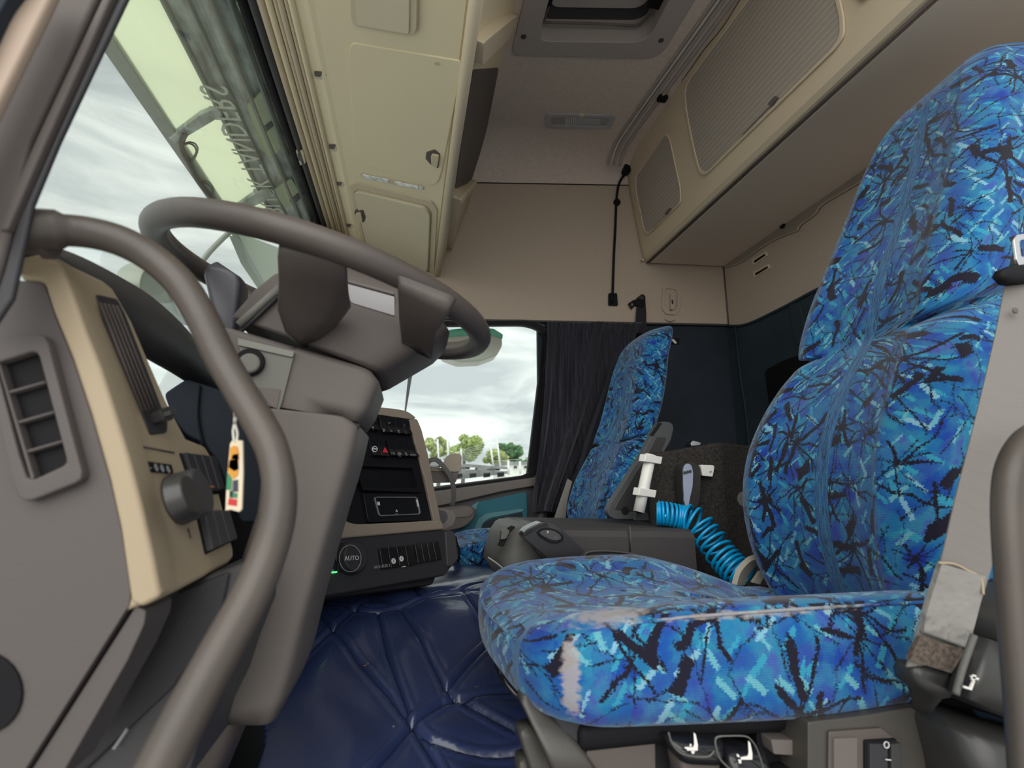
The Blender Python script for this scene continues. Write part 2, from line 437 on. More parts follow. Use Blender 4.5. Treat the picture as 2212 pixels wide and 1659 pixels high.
    col = mix(stroke(P2, 19, (1.7, 2.2, 0), 0.0034, 0.020, 0.4, 1.3, 0.4), col, (0.17, 0.37, 0.48))
    blk = math_('MAXIMUM', star(P, 6.8, (0.3, 0.9, 0), 0.0030, 0.075, 8, 0.65), star(P, 9.6, (4.3, 2.9, 0), 0.0016, 0.060, 7, 0.6))
    for (s_, of, w_, L_, kp) in ((9, (7, 3, 0), 0.0014, 0.062, 1.0), (12, (2, 8, 0), 0.0012, 0.046, 1.0), (8.5, (9, 9, 0), 0.0052, 0.034, 0.75),
                                 (15, (4, 1, 0), 0.0010, 0.034, 0.9), (11, (5, 6, 0), 0.0085, 0.019, 0.55), (9.5, (1, 4, 0), 0.0060, 0.030, 0.6), (13, (8, 1, 0), 0.0013, 0.045, 0.9)):
        blk = math_('MAXIMUM', blk, stroke(P, s_, of, w_, L_, keep=kp))
    col = mix(blk, col, (0.010, 0.009, 0.020))
    if wear:
        g = N.new('ShaderNodeNewGeometry').outputs['Position']
        def blob(c, sc_):
            d = vmath('MULTIPLY', vmath('SUBTRACT', g, c), sc_)
            n = N.new('ShaderNodeVectorMath'); n.operation = 'LENGTH'; Lk(d, n.inputs[0]); return n.outputs['Value']
        nn = N.new('ShaderNodeTexNoise'); nn.inputs['Scale'].default_value = 70; nn.inputs['Detail'].default_value = 4; Lk(vmath('MULTIPLY', g, (1, 1, 3)), nn.inputs['Vector'])
        wsum = math_('MINIMUM', math_('MINIMUM', blob((0.235, 0.615, -0.146), (15, 20, 42)), blob((0.40, 0.585, -0.150), (4.3, 95, 95))), blob((0.185, 0.59, -0.20), (70, 60, 14)))
        wm = math_('MINIMUM', 1.0, math_('MAXIMUM', 0.0, math_('MULTIPLY', math_('SUBTRACT', 1.52, math_('ADD', wsum, math_('MULTIPLY', nn.outputs['Fac'], 1.3))), 3.0)))
        col = mix(math_('MULTIPLY', wm, 0.78), col, (0.34, 0.31, 0.30))
    Lk(col, b.inputs['Base Color'])
    b.inputs['Roughness'].default_value = 0.85; b.inputs['Specular IOR Level'].default_value = 0.15
    b.inputs['Sheen Weight'].default_value = 0.25; b.inputs['Sheen Roughness'].default_value = 0.4
    bp = N.new('ShaderNodeBump'); bp.inputs['Strength'].default_value = 0.35; bp.inputs['Distance'].default_value = 0.001
    wv_ = N.new('ShaderNodeTexWave'); wv_.bands_direction = 'Y'; wv_.inputs['Scale'].default_value = 130; wv_.inputs['Distortion'].default_value = 1.5; Lk(uv, wv_.inputs['Vector'])
    Lk(wv_.outputs['Fac'], bp.inputs['Height']); Lk(bp.outputs['Normal'], b.inputs['Normal'])
    return m
fab_wear = fabric('blue_branch_moquette_worn', True)
fab = fabric('blue_branch_moquette')
fab_far = fabric('blue_branch_moquette_passenger', False, 1.45)

# ------------------------------------------------------------------ the cab shell
YR = 2.40                                     # inside face of the passenger side
U = Pl((-0.42, 1, 1.22), (0.194, 0, 0.515))   # underside of the front shelf
LF = Pl((1.205, 1, 1.185), (0.595, 0, 0.085)) # face of the rear locker
RW = PX(1.70); WR = PY(YR); CE = PZ(1.75)

def st(name, vs, fs, m, **k): return mk(name, vs, fs, m, kind='structure', **k)
# passenger side, upper cloth panel (with a real rebate for the coat hook)
zj = lambda x: 1.546 + 0.108 * (x - 0.296)
def wall_loop():
    xs = np.linspace(-0.5, 1.72, 12)
    lo = [Vector((x, YR, 0.795 + max(0, x - 0.3) * 0.045)) for x in xs]
    hi = [Vector((x, YR, zj(x))) for x in xs[::-1]]
    return lo + hi
prism('wall_right', wall_loop(), (0, 0.03, 0), liner, bevel=0, kind='structure')
tube('trim_1', [Vector((x, YR - 0.001, zj(x))) for x in np.linspace(-0.4, 1.22, 10)], 0.003, black, kind='structure')
tube('trim_2', [Vector((x, YR - 0.003, 0.795 + max(0, x - 0.3) * 0.045)) for x in np.linspace(-0.4, 1.70, 10)], 0.006, dark2, kind='structure')
# lower, dark part of that side behind the door
prism('wall_right_lower', [Vector((0.62, YR + 0.012, -0.62)), Vector((1.72, YR + 0.012, -0.62)), Vector((1.72, YR + 0.012, 0.87)), Vector((0.62, YR + 0.012, 0.82))], (0, 0.03, 0), navyw, bevel=0, kind='structure')
# rear wall: upper cloth, lower teal
seam = [Vector((1.70, 2.42, 0.86)), Vector((1.70, 2.25, 0.815)), Vector((1.70, 2.0, 0.812)), Vector((1.70, 1.70, 0.822)), Vector((1.70, 1.3, 0.80)), Vector((1.70, 0.3, 0.78))]
prism('wall_rear', [Vector((1.70, 2.42, 1.85)), Vector((1.70, 0.3, 1.85))] + seam[::-1], (0.03, 0, 0), liner, bevel=0, kind='structure')
prism('wall_rear_lower', seam + [Vector((1.70, 0.3, -0.62)), Vector((1.70, 2.42, -0.62))], (0.035, 0, 0), tealw, bevel=0, kind='structure')
tube('trim_3', [v + Vector((-0.004, 0, 0)) for v in seam], 0.007, tealw, kind='structure')
tube('trim_4', [Vector((1.697, 2.395, 0.86)), Vector((1.697, 2.395, 1.20))], 0.004, taupe, kind='structure', smoothpath=False)
# cover seam and hollows of the lower rear wall
pn = [(1588, 705), (1598, 800), (1612, 900), (1622, 1010)]
tube('trim_5', [aX(a, b, 1.695) for a, b in pn], 0.006, navyw, kind='structure')
slab('trim_6', RW, [(1706, 655), (1728, 655), (1744, 720), (1736, 746), (1722, 742), (1712, 700)], tealw, out=0.006, r=8, kind='structure')
slab('trim_7', RW, [(1652, 800), (1700, 775), (1790, 750), (1790, 905), (1668, 915)], black, out=0.003, r=12, kind='structure')
# ceiling with the hatch opening
ho_o = [(-0.2, 0.25), (1.30, 0.25), (1.30, 2.18), (-0.2, 2.18)]
def zpt(px, py, z=1.75): return aZ(px, py, z)
hx0, hx1, hy0, hy1 = 0.41, 0.90, 1.02, 1.69
def rr4(x0, x1, y0, y1, r, seg=5):
    P = rnd([(x0, y0), (x1, y0), (x1, y1), (x0, y1)], r, seg); return P
inn = rr4(hx0, hx1, hy0, hy1, 0.07)
outp = rr4(0.16, 1.30, 0.25, 2.18, 0.01)
ring('ceiling', [Vector((x, y, 1.75)) for x, y in outp], [Vector((x, y, 1.75)) for x, y in inn], (0, 0, 0.02), ceil_m, bevel=0, kind='structure')
# cove down to the side wall
rows = []
for a in np.linspace(0, pi / 2, 9):
    rows.append([Vector((x, 2.18 + (YR - 2.18) * sin(a), zj(x) + (1.75 - zj(x)) * cos(a))) for x in np.linspace(0.16, 1.30, 10)])
loft('ceiling_cove', rows, ceil_m, cap=False, closed=False, kind='structure')

# floor and the cab underside
box('floor', (0.4, 1.4, -0.65), (2.9, 2.3, 0.05), darkp, kind='structure')

# ---- roof hatch
hatch = thing('roof_hatch', 'grey framed roof hatch with a bent metal pull rail', 'roof hatch', (0.66, 1.4, 1.74))
hatch_m = mat('hatch_grey_plastic', (0.39, 0.345, 0.325), 0.6, spec=0.3, nscale=500, nstr=0.2)
ho = rnd([(0.35, 0.92), (0.972, 0.92), (0.965, 1.67), (0.352, 1.775)], [0.02, 0.02, 0.07, 0.04], 5)
hi = rnd([(0.432, 1.04), (0.868, 1.04), (0.878, 1.605), (0.445, 1.685)], [0.04, 0.04, 0.07, 0.05], 5)
ring('frame', [Vector((x, y, 1.742)) for x, y in ho], [Vector((x, y, 1.742)) for x, y in hi], (0, 0, 0.009), hatch_m, hatch, bevel=0.003)
hi2 = [(0.66 + (x - 0.66) * 1.015, 1.35 + (y - 1.35) * 1.015) for x, y in hi]
ring('recess', [Vector((x, y, 1.748)) for x, y in hi2], [Vector((x, y, 1.748)) for x, y in hi], (0, 0, 0.12), hatch_m, hatch, bevel=0)
prism('cover', [Vector((x, y, 1.85)) for x, y in hi2], (0, 0, 0.02), dark2, hatch, bevel=0)
prism('cover_pad', [Vector((0.655 + (x - 0.655) * 0.86, 1.33 + (y - 1.35) * 0.86, 1.838)) for x, y in hi], (0, 0, 0.014), hatch_m, hatch, bevel=0.004)
tube('pull_rail', [aZ(a, b, 1.80) for a, b in [(1205, -60), (1190, 0), (1176, 42), (1185, 48), (1280, 51), (1368, 55), (1384, 50), (1398, 34), (1410, 5), (1425, -40)]], 0.005, taupe2, hatch, seg=4)
for a, b in ((1131, 79), (1428, 87)):
    disc('screw', aZ(a, b, 1.742), (0, 0, -1), 0.011, 0.002, dark2, hatch, ns=16)
box('latch', aZ(1418, 2, 1.80), (0.06, 0.05, 0.03), black, hatch, bevel=0.008)
box('latch', aZ(1188, -2, 1.80), (0.02, 0.05, 0.02), black, hatch, bevel=0.005)

# ---- ceiling lamp, clear with ribs
lamp = thing('ceiling_lamp', 'clear ribbed oblong reading lamp set in the ceiling behind the hatch', 'lamp', aZ(1250, 262, 1.745))
frame('bezel', CE, [(1176, 262), (1180, 244), (1320, 247), (1331, 252), (1318, 277), (1182, 274)], [(1188, 262), (1192, 251), (1312, 253), (1316, 256), (1308, 271), (1192, 268)], lensm, lamp, out=0.006, inn=0.004, r=5)
slab('lens', CE, [(1190, 262), (1192, 252), (1314, 254), (1308, 270), (1192, 268)], mat('frosted_lens', (0.30, 0.29, 0.30), 0.25, spec=0.7), lamp, out=0.003)
for i in range(9):
    slab('lens_rib', CE, [(1222 + i * 4, 253), (1223.6 + i * 4, 253), (1223.6 + i * 4, 269), (1222 + i * 4, 269)], lensb, lamp, out=0.0045, bevel=0)
slab('bulb_cover', CE, [(1250, 254), (1298, 256), (1294, 268), (1250, 268)], lensm, lamp, out=0.005)
slab('switch', CE, [(1252, 245), (1262, 245), (1261, 249), (1253, 249)], cream2, lamp, out=0.010)

# ---- rails along the ceiling in front of the locker
railm = mat('pale_rail', (0.62, 0.60, 0.56), 0.35)
rail = thing('curtain_rail', 'long double metal curtain rail along the ceiling before the locker', 'curtain rail', (1.03, 1.4, 1.73))
for dx, r_, m_ in ((0.0, 0.005, railm), (0.018, 0.006, hatch_m), (-0.016, 0.005, hatch_m), (0.052, 0.008, hatch_m)):
    tube('rail', [Vector((1.005 + dx, 2.30 - (2.30 - 2.18) * 0, 1.742 - 0.06)), Vector((1.008 + dx, 2.2, 1.742)), Vector((1.02 + dx, 1.9, 1.742)), Vector((1.045 + dx, 1.5, 1.742)), Vector((1.07 + dx, 1.0, 1.742)), Vector((1.08 + dx, 0.3, 1.742))], r_, m_, rail, seg=3, ns=8)
props(box('rail_stop', aZ(1431, 213, 1.735), (0.045, 0.035, 0.02), black, bevel=0.006), 'small black plastic stop on the ceiling rail above the locker', 'stopper')

# ---- front shelf over the windscreen, its section swept across the cab
shelf = thing('overhead_shelf', 'cream moulded front shelf above the windscreen with flaps and lamp', 'shelf', (-0.1, 1.4, 1.03))
sec = [(-0.425, 1.222), (-0.30, 1.175), (-0.285, 1.166), (-0.27, 1.163), (0.06, 1.039), (0.085, 1.030), (0.10, 1.036), (0.115, 1.045), (0.332, 1.795), (-0.425, 1.80)]
rows = [[Vector((x, y, z)) for x, z in sec] for y in (0.28, 2.405)]
loft('body', rows, cream, shelf, smooth=False)
YS = [0.28, 2.40]
def bead(name, x, z, r, m, parent, y0=0.28, y1=2.4, **k):
    return tube(name, [Vector((x, y0, z)), Vector((x, y1, z))], r, m, parent, smoothpath=False, **k)
bead('lip', 0.105, 1.020, 0.016, cream2, shelf, ns=16)
# header strips between glass and shelf
for i_, (x, z, r, m_) in enumerate([(-0.462, 1.225, 0.016, black), (-0.436, 1.215, 0.012, dark2), (-0.415, 1.213, 0.010, cream2), (-0.392, 1.203, 0.009, cream), (-0.374, 1.200, 0.006, cream2), (-0.360, 1.192, 0.008, cream2), (-0.345, 1.190, 0.005, cream2), (-0.330, 1.184, 0.009, cream)]):
    bead('trim_%d' % (8 + i_), x, z, r, m_, None, kind='structure')
def face_of(tl, tr, br, bl): return [tl, tr, br, bl]
pad_c = mat('shelf_pad_cloth', (0.66, 0.58, 0.43), 0.85, spec=0.15, nscale=400, nstr=0.25)
# big flap
slab('flap', U, [(752, 118), (760, 90), (1000, 130), (992, 180), (955, 370), (946, 396), (930, 398), (780, 352), (768, 330)], cream, shelf, out=0.004, r=[30, 10, 14, 0, 10, 14, 14, 10, 10], bevel=0.003)
mir = slab('mirror_lid', U, [(760, -60), (905, -50), (903, 62), (890, 72), (768, 50), (761, 30)], cream2, shelf, out=0.010, r=[4, 4, 10, 10, 10, 10], bevel=0.004)
slab('lid_panel', U, [(770, -50), (890, -42), (888, 66), (776, 46)], pad_c, mir, out=0.014, r=6)
# small flap further away, standing in its well
frame('flap_well', U, [(756, 398), (770, 393), (932, 432), (945, 450), (938, 600), (790, 560)], [(766, 410), (774, 406), (922, 441), (934, 455), (928, 590), (796, 556)], cream2, shelf, out=0.006, r=6)
slab('flap', U, [(768, 412), (776, 408), (920, 443), (932, 458), (926, 584), (800, 552)], pad_c, shelf, out=0.016, r=9, bevel=0.004)
slab('latch_well', U, [(922, 326), (940, 320), (952, 330), (948, 362), (930, 352), (920, 340)], taupe, shelf, out=0.0055, r=3)
slab('latch', U, [(934, 328), (951, 331), (947, 357), (935, 350)], cream2, shelf, out=0.014, r=4, bevel=0.003)
slab('latch_well', U, [(768, 450), (788, 446), (794, 462), (790, 474), (774, 470)], taupe, shelf, out=0.0175, r=3)
slab('latch', U, [(772, 452), (784, 450), (788, 470), (774, 470)], cream2, shelf, out=0.024, r=4, bevel=0.003)
lt = slab('reading_lamp', U, [(776, 375), (782, 371), (908, 398), (918, 404), (914, 410), (790, 385)], cream2, shelf, out=0.003, r=4)
slab('lens', U, [(782, 374), (840, 386), (842, 393), (792, 384)], lensb, lt, out=0.006, r=2)
slab('lens', U, [(852, 389), (904, 400), (905, 406), (858, 397)], lensb, lt, out=0.006, r=2)
slab('switch', U, [(906, 400), (915, 403), (914, 408), (907, 406)], ink, lt, out=0.007)
for (cx, cy, q) in ((690, 160, 15), (720, 317, 13), (735, 397, 10), (755, 487, 9)):
    h = slab('fixing_pocket', U, [(cx - q, cy - q * .6), (cx + q * .6, cy - q * .5), (cx + q * 1.2, cy + q * .1), (cx + q * .5, cy + q * .8), (cx - q * .9, cy + q * .6)], cream2, shelf, out=0.002, r=3)
    slab('pocket_hole', U, [(cx - q * .7, cy - q * .5), (cx + q * .45, cy - q * .45), (cx + q * .2, cy + q * .3), (cx - q * .6, cy + q * .2)], taupe, h, out=0.004, r=2)
slab('stain_patch', U, [(938, 132), (948, 130), (954, 136), (950, 140), (940, 137)], cream2, shelf, out=0.0047, r=3, bevel=0)
clip = thing('sun_blind_clip', 'small cream plastic clip on the windscreen header strips', 'clip', aX(655, 322, -0.36))
slab('clip_body', U, [(646, 310), (662, 312), (668, 340), (655, 345)], cream2, clip, out=0.03, r=4, off=-0.01)
slab('clip_slot', U, [(650, 318), (658, 319), (660, 333), (653, 333)], taupe, clip, out=0.032, r=2, off=-0.01)
# rear-looking face of the shelf
FF = Pl((0.135, 1, 1.06), (0.74, 0, -0.19))
SF = Pl((0.115, 1, 1.045), (0.705, 0, -0.205))
slab('cubby_back', SF, [(1020, 150), (1076, 146), (1028, 392), (1010, 395), (982, 408), (1002, 260)], taupe, shelf, out=0.004, r=4)
slab('cubby_lip', SF, [(1020, 80), (1096, 28), (1106, 26), (1100, 62), (1078, 84), (1018, 132)], cream2, shelf, out=0.03, r=5, bevel=0.006)
slab('end_pocket', SF, [(978, 424), (1022, 382), (1026, 386), (1010, 500), (1000, 540), (984, 560), (961, 570)], cream2, shelf, out=0.028, r=[3, 6, 6, 10, 18, 16, 3], bevel=0.006)
slab('pocket_rim', SF, [(979, 424), (1024, 380), (1026, 388), (1018, 396), (978, 436)], cream, shelf, out=0.034, r=3)
slab('pocket_base', SF, [(962, 552), (990, 530), (1002, 520), (1000, 540), (984, 562), (961, 572)], taupe2, shelf, out=0.036, r=4)
tube('cable_clip', [SF.at(1013, 412, 0.04), SF.at(1017, 425, 0.04), SF.at(1008, 462, 0.04)], 0.002, cream, shelf)

# ---- rear locker with tambour fronts
lock = thing('overhead_locker', 'long beige overhead locker along the rear wall with ribbed sliding fronts', 'locker', (1.45, 1.4, 1.185))
sec = [(1.205, 1.200), (1.22, 1.186), (1.24, 1.182), (1.70, 1.205), (1.70, 1.78), (1.12, 1.78)]
def lk_sec(y, s=0.0): return [Vector((x + s * (1.70 - x) * 0.25, y, z)) for x, z in sec]
loft('body', [lk_sec(0.28), lk_sec(2.36), lk_sec(2.395, 0.04)], locker_m, lock, smooth=False)
prism('padded_base', [Vector((1.245, 0.28, 1.180)), Vector((1.690, 0.28, 1.200)), Vector((1.690, 2.38, 1.200)), Vector((1.245, 2.38, 1.180))], (0.0, 0, -0.006), locker_b, lock, bevel=0.002)
tube('welt', [Vector((1.232, 0.28, 1.178)), Vector((1.232, 2.385, 1.178))], 0.0055, taupe, lock, smoothpath=False)
tube('welt', [Vector((1.225, 2.388, 1.180)), Vector((1.69, 2.388, 1.203))], 0.004, taupe2, lock, smoothpath=False)
tube('end_rim', [LF.at(a, b, 0.004) for a, b in [(1366, 330), (1349, 398), (1350, 450), (1358, 495), (1366, 530), (1376, 556), (1390, 562)]], 0.006, locker_m, lock)
slat_m = mat('tambour_grey_slat', (0.38, 0.335, 0.29), 0.75, spec=0.25, nscale=800, nstr=0.4)
slat_g = mat('tambour_gap', (0.62, 0.56, 0.47), 0.8)
def clip_band(poly, a, b, d):
    """part of polygon whose coordinate along d lies in [a, b]"""
    def cut(P, lim, keep_gt):
        out = []
        for i in range(len(P)):
            p, q = P[i], P[(i + 1) % len(P)]
            fp = p[0] * d[0] + p[1] * d[1] - lim; fq = q[0] * d[0] + q[1] * d[1] - lim
            if not keep_gt: fp, fq = -fp, -fq
            if fp >= 0: out.append(p)
            if fp * fq < 0:
                t = fp / (fp - fq); out.append((p[0] + (q[0] - p[0]) * t, p[1] + (q[1] - p[1]) * t))
        return out
    P = cut(poly, a, True)
    return cut(P, b, False) if len(P) > 2 else []
def tambour(px_poly, r, pitch, name, handle, lab):
    """slats run across the cab (along Y) on the locker face; front drawn from its outline on that plane"""
    pts3 = LF.loop(rnd(px_poly, r, 5))
    e1 = Vector((0, 1, 0)); e2 = Vector((-0.085, 0, 0.595)).normalized(); n = Vector(LF.n)
    o0 = Vector((1.205, 0, 1.185))
    uvp = [((p - o0).dot(e1), (p - o0).dot(e2)) for p in pts3]
    door = slab('door', LF, rnd(px_poly, r, 5), slat_g, lock, out=0.0034, bevel=0)
    cx = sum(u for u, v in uvp) / len(uvp); cy = sum(v for u, v in uvp) / len(uvp)
    big = [(cx + (u - cx) * 1.035 + 0, cy + (v - cy) * 1.05) for u, v in uvp]
    L3 = lambda P, o: [o0 + e1 * u + e2 * v + n * o for u, v in P]
    ring('door_frame', L3(big, 0.0), L3(uvp, 0.0), n * 0.007, locker_m, lock, bevel=0.002)
    vmin = min(v for u, v in uvp); vmax = max(v for u, v in uvp); k = 0; v = vmin
    while v < vmax:
        P = clip_band(uvp, v, v + pitch * 0.86, (0, 1))
        if len(P) > 2:
            P2 = []
            for q in P:
                if not P2 or (abs(q[0] - P2[-1][0]) + abs(q[1] - P2[-1][1])) > 1e-5: P2.append(q)
            if len(P2) > 2: prism('slat', L3(P2, 0.001), n * 0.003, slat_m, door, bevel=0)
        v += pitch
    if handle:
        slab('handle', LF, handle[0], slat_m, door, out=0.012, r=2)
        slab('handle_end', LF, handle[1], taupe2, door, out=0.010, r=3)
tambour([(1438, 292), (1447, 300), (1470, 405), (1471, 436), (1403, 503), (1394, 498), (1376, 410), (1376, 382)], 8, 0.020, 'small', ([(1413, 489), (1440, 462), (1443, 464), (1416, 491)], [(1438, 462), (1450, 448), (1454, 452), (1444, 466)]), '')
tambour([(1622, -2), (1488, 178), (1482, 200), (1486, 240), (1502, 321), (1514, 366), (1527, 373), (1800, 105), (1817, 78), (1816, 40), (1800, -30), (1700, -105)], 12, 0.020, 'large', ([(1605, 287), (1664, 226), (1668, 229), (1609, 290)], [(1662, 226), (1678, 207), (1686, 210), (1670, 232)]), '')
tambour([(1960, -330), (1850, -130), (1842, -80), (1850, -20), (1866, 0), (2140, -250), (2180, -380)], 12, 0.03, 'third', None, '')
for a, b in (((1365, 322), (1488, 172)),):
    pass
tube('panel_line', [LF.at(a, b, 0.002) for a, b in [(1369, 322), (1404, 262), (1441, 213), (1480, 165), (1520, 108), (1560, 60), (1598, 0), (1640, -60)]], 0.0018, taupe, lock, seg=3)

# ledge under the locker on the rear wall, wavy edge
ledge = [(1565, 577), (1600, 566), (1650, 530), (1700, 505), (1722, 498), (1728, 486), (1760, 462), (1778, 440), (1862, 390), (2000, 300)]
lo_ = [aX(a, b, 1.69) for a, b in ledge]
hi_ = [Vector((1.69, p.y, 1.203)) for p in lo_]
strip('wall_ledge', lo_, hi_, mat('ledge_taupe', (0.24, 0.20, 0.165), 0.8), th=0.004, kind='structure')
tube('trim_16', lo_, 0.004, liner, kind='structure', seg=4)
props(disc('ledge_clip', aX(1692, 488, 1.684), (-1, 0, 0), 0.014, 0.01, black, ns=12), 'tiny black round clip under the rear locker edge', 'clip')
vent = thing('wall_vent', 'pair of short slotted vents in the beige rear wall', 'vent', aX(1643, 570, 1.69))
for dy in (0, 27):
    fr = frame('bezel', RW, [(1625 + dy * .1, 562 + dy), (1656 + dy * .2, 543 + dy), (1660 + dy * .2, 552 + dy), (1629 + dy * .1, 573 + dy)], [(1629 + dy * .1, 564 + dy), (1654 + dy * .2, 548 + dy), (1656 + dy * .2, 552 + dy), (1631 + dy * .1, 569 + dy)], locker_m, vent, out=0.006, r=2)
    slab('grille', RW, [(1629 + dy * .1, 564 + dy), (1654 + dy * .2, 548 + dy), (1656 + dy * .2, 552 + dy), (1631 + dy * .1, 569 + dy)], black, fr, out=0.003, bevel=0)

# coat hook well, buckle, flex lamp on the passenger side
hook = thing('coat_hook', 'beige recessed coat hook on the side wall above the passenger seat', 'coat hook', WR.at(1448, 655))
frame('well_rim', WR, [(1430, 622), (1438, 619), (1460, 621), (1468, 630), (1467, 668), (1458, 681), (1438, 680), (1428, 668)], [(1434, 628), (1440, 624), (1457, 626), (1462, 633), (1461, 665), (1455, 674), (1440, 673), (1434, 664)], liner, hook, out=0.010, r=3)
slab('well', WR, [(1434, 628), (1440, 624), (1457, 626), (1462, 633), (1461, 665), (1455, 674), (1440, 673), (1434, 664)], liner, hook, out=0.001, bevel=0)
slab('hook', WR, [(1445, 636), (1453, 637), (1453, 668), (1450, 672), (1445, 671)], liner, hook, out=0.022, r=2)
slab('hook_hole', WR, [(1446, 650), (1449, 651), (1450, 660), (1447, 660)], black, hook, out=0.0235, r=1)
props(strip('scuff_mark', [WR.at(1436, 689, 0.002), WR.at(1446, 694, 0.002), WR.at(1458, 691, 0.002)], [WR.at(1436, 691, 0.002), WR.at(1446, 696, 0.002), WR.at(1458, 693, 0.002)], taupe, hook, th=0.0004))
buck = thing('belt_anchor', 'black seat belt loop and buckle above the passenger seat', 'seat belt', WR.at(1378, 660))
slab('loop_plate', WR, [(1374, 645), (1384, 637), (1391, 642), (1391, 660), (1384, 668), (1368, 660), (1370, 650)], black, buck, out=0.02, inn=-0.002, r=3, bevel=0.003)
disc('bolt', WR.at(1385, 644, 0.02), (0, -1, 0), 0.013, 0.008, seatdark, buck, ns=16)
strip('webbing', [WR.at(1376, 655, 0.012), WR.at(1374, 680, 0.02), WR.at(1374, 720, 0.06)], [WR.at(1394, 652, 0.012), WR.at(1396, 680, 0.02), WR.at(1395, 720, 0.06)], beltd, buck)
frame('tongue', WR, [(1354, 658), (1366, 650), (1372, 658), (1361, 670)], [(1358, 659), (1365, 655), (1367, 658), (1361, 665)], black, buck, out=0.024, inn=-0.012)
flex = thing('flexible_reading_lamp', 'black flexible gooseneck lamp hanging down the side wall beside the locker', 'lamp', WR.at(1322, 650))
tube('stem', [WR.at(a, b, o) for a, b, o in [(1349, 378, 0.05), (1338, 395, 0.03), (1332, 430, 0.014), (1329, 500, 0.016), (1326, 560, 0.016), (1324, 620, 0.014), (1323, 640, 0.012)]], 0.0065, black, flex)
slab('head', WR, [(1344, 348), (1354, 341), (1365, 343), (1363, 362), (1352, 386), (1341, 390), (1336, 382)], black, flex, out=0.07, inn=-0.03, r=4, bevel=0.005)
slab('head_lens', WR, [(1352, 352), (1360, 350), (1358, 366), (1350, 372)], dark2, flex, out=0.074, inn=-0.06, r=3)
slab('mounting_plate', WR, [(1313, 634), (1332, 634), (1334, 662), (1313, 661)], black, flex, out=0.010, inn=-0.001, r=4, bevel=0.003)
tube('plug', [WR.at(1323, 634, 0.016), WR.at(1322, 654, 0.014)], 0.009, black, flex)
disc('stem_clip', WR.at(1332, 438, 0.002), (0, -1, 0), 0.02, 0.012, black, flex, ns=12)

# ------------------------------------------------------------------ passenger door: window, sill, cards
glass_px = [(786, 706), (1120, 703), (1178, 716), (1176, 760), (1166, 900), (1160, 1005), (1142, 1026), (930, 1056), (786, 1070)]
GP = [(786, 706), (1140, 703), (1179, 722), (1170, 860), (1160, 1006), (1132, 1028), (930, 1056), (786, 1070)]
prism('window_1', [p for p in PY(YR + 0.02).loop(rnd(GP, [0, 24, 24, 0, 18, 18, 0, 0]))], (0, 0.004, 0), glassm, bevel=0, kind='structure')
def grow(P, dx, dy):
    cx = 980; cy = 880
    return [(x + (dx if x > cx else -dx), y + (dy if y > cy else -dy)) for x, y in P]
GI = rnd(GP, [0, 24, 24, 0, 18, 18, 0, 0])
frame('trim_17', PY(YR - 0.01), grow(GI, 10, 9), GI, black, None, out=0.012, inn=0.02, kind='structure')
frame('door_right_frame', PY(YR + 0.0), rnd([(760, 690), (1150, 690), (1196, 712), (1182, 860), (1174, 1030), (1140, 1046), (930, 1076), (760, 1094)], [0, 24, 24, 0, 18, 18, 0, 0]),
      [(x, y) for x, y in grow(GI, 8, 7)], dark2, None, out=0.0, inn=0.03, kind='structure')
door = thing('door_right', 'passenger door card in grey and teal with moulded armrest', 'door', (0.3, 2.4, -0.5))
door['kind'] = 'structure'
DP = PY(YR + 0.01)
slab('sill', DP, [(760, 1096), (930, 1062), (1160, 1030), (1178, 1024), (1178, 1044), (1150, 1050), (1080, 1062), (960, 1090), (760, 1130)], taupe2, door, out=0.045, bevel=0.006)
slab('sill_seal', DP, [(760, 1080), (930, 1052), (1150, 1024), (1176, 1010), (1176, 1026), (1150, 1034), (930, 1068), (760, 1100)], dark2, door, out=0.03, inn=0.02, bevel=0.004)
slab('upper_card', DP, [(700, 1100), (960, 1060), (1150, 1030), (1180, 1026), (1180, 1130), (1145, 1140), (1040, 1150), (700, 1170)], dark2, door, out=0.012)
slab('teal_card', DP, [(940, 1160), (985, 1138), (1008, 1110), (1030, 1084), (1060, 1078), (1136, 1062), (1138, 1112), (1130, 1150), (1060, 1170), (950, 1180)], teal, door, out=0.024, r=6, bevel=0.005)
slab('teal_border', DP, [(965, 1146), (1000, 1122), (1020, 1090), (1034, 1082), (1026, 1102), (1006, 1134), (975, 1152)], teal2, door, out=0.030, r=4)
slab('teal_border', DP, [(1020, 1150), (1030, 1120), (1050, 1108), (1128, 1098), (1128, 1104), (1056, 1118), (1040, 1130), (1032, 1152)], teal2, door, out=0.030, r=4)
slab('pocket', DP, [(1034, 1152), (1044, 1128), (1060, 1120), (1126, 1106), (1126, 1150)], navyw, door, out=0.028, r=4)
slab('armrest', DP, [(940, 1096), (1008, 1089), (1024, 1098), (1020, 1118), (1000, 1136), (940, 1150)], taupe, door, out=0.09, r=12, bevel=0.01)
slab('grab_recess', DP, [(965, 1100), (1010, 1092), (1020, 1102), (1010, 1114), (965, 1118)], taupe2, door, out=0.094, r=8, bevel=0.004)
prism('lower_card', [Vector((-0.3, 2.41, -0.62)), Vector((0.62, 2.41, -0.62)), Vector((0.62, 2.41, -0.10)), Vector((-0.3, 2.41, -0.15))], (0, 0.03, 0), navyw, door, bevel=0)
prism('door_right_pillar', PY(2.40).loop([(1136, 1050), (1178, 700), (1205, 700), (1190, 1180), (1140, 1180)]), (0, 0.03, 0), black, bevel=0, kind='structure')
props(strip('window_divider', [PY(2.47).at(885, 780), PY(2.47).at(873, 895)], [PY(2.47).at(896, 780), PY(2.47).at(876, 895)], dark2, th=0.004), 'thin dark tapering mirror strap outside the passenger window', 'strap')

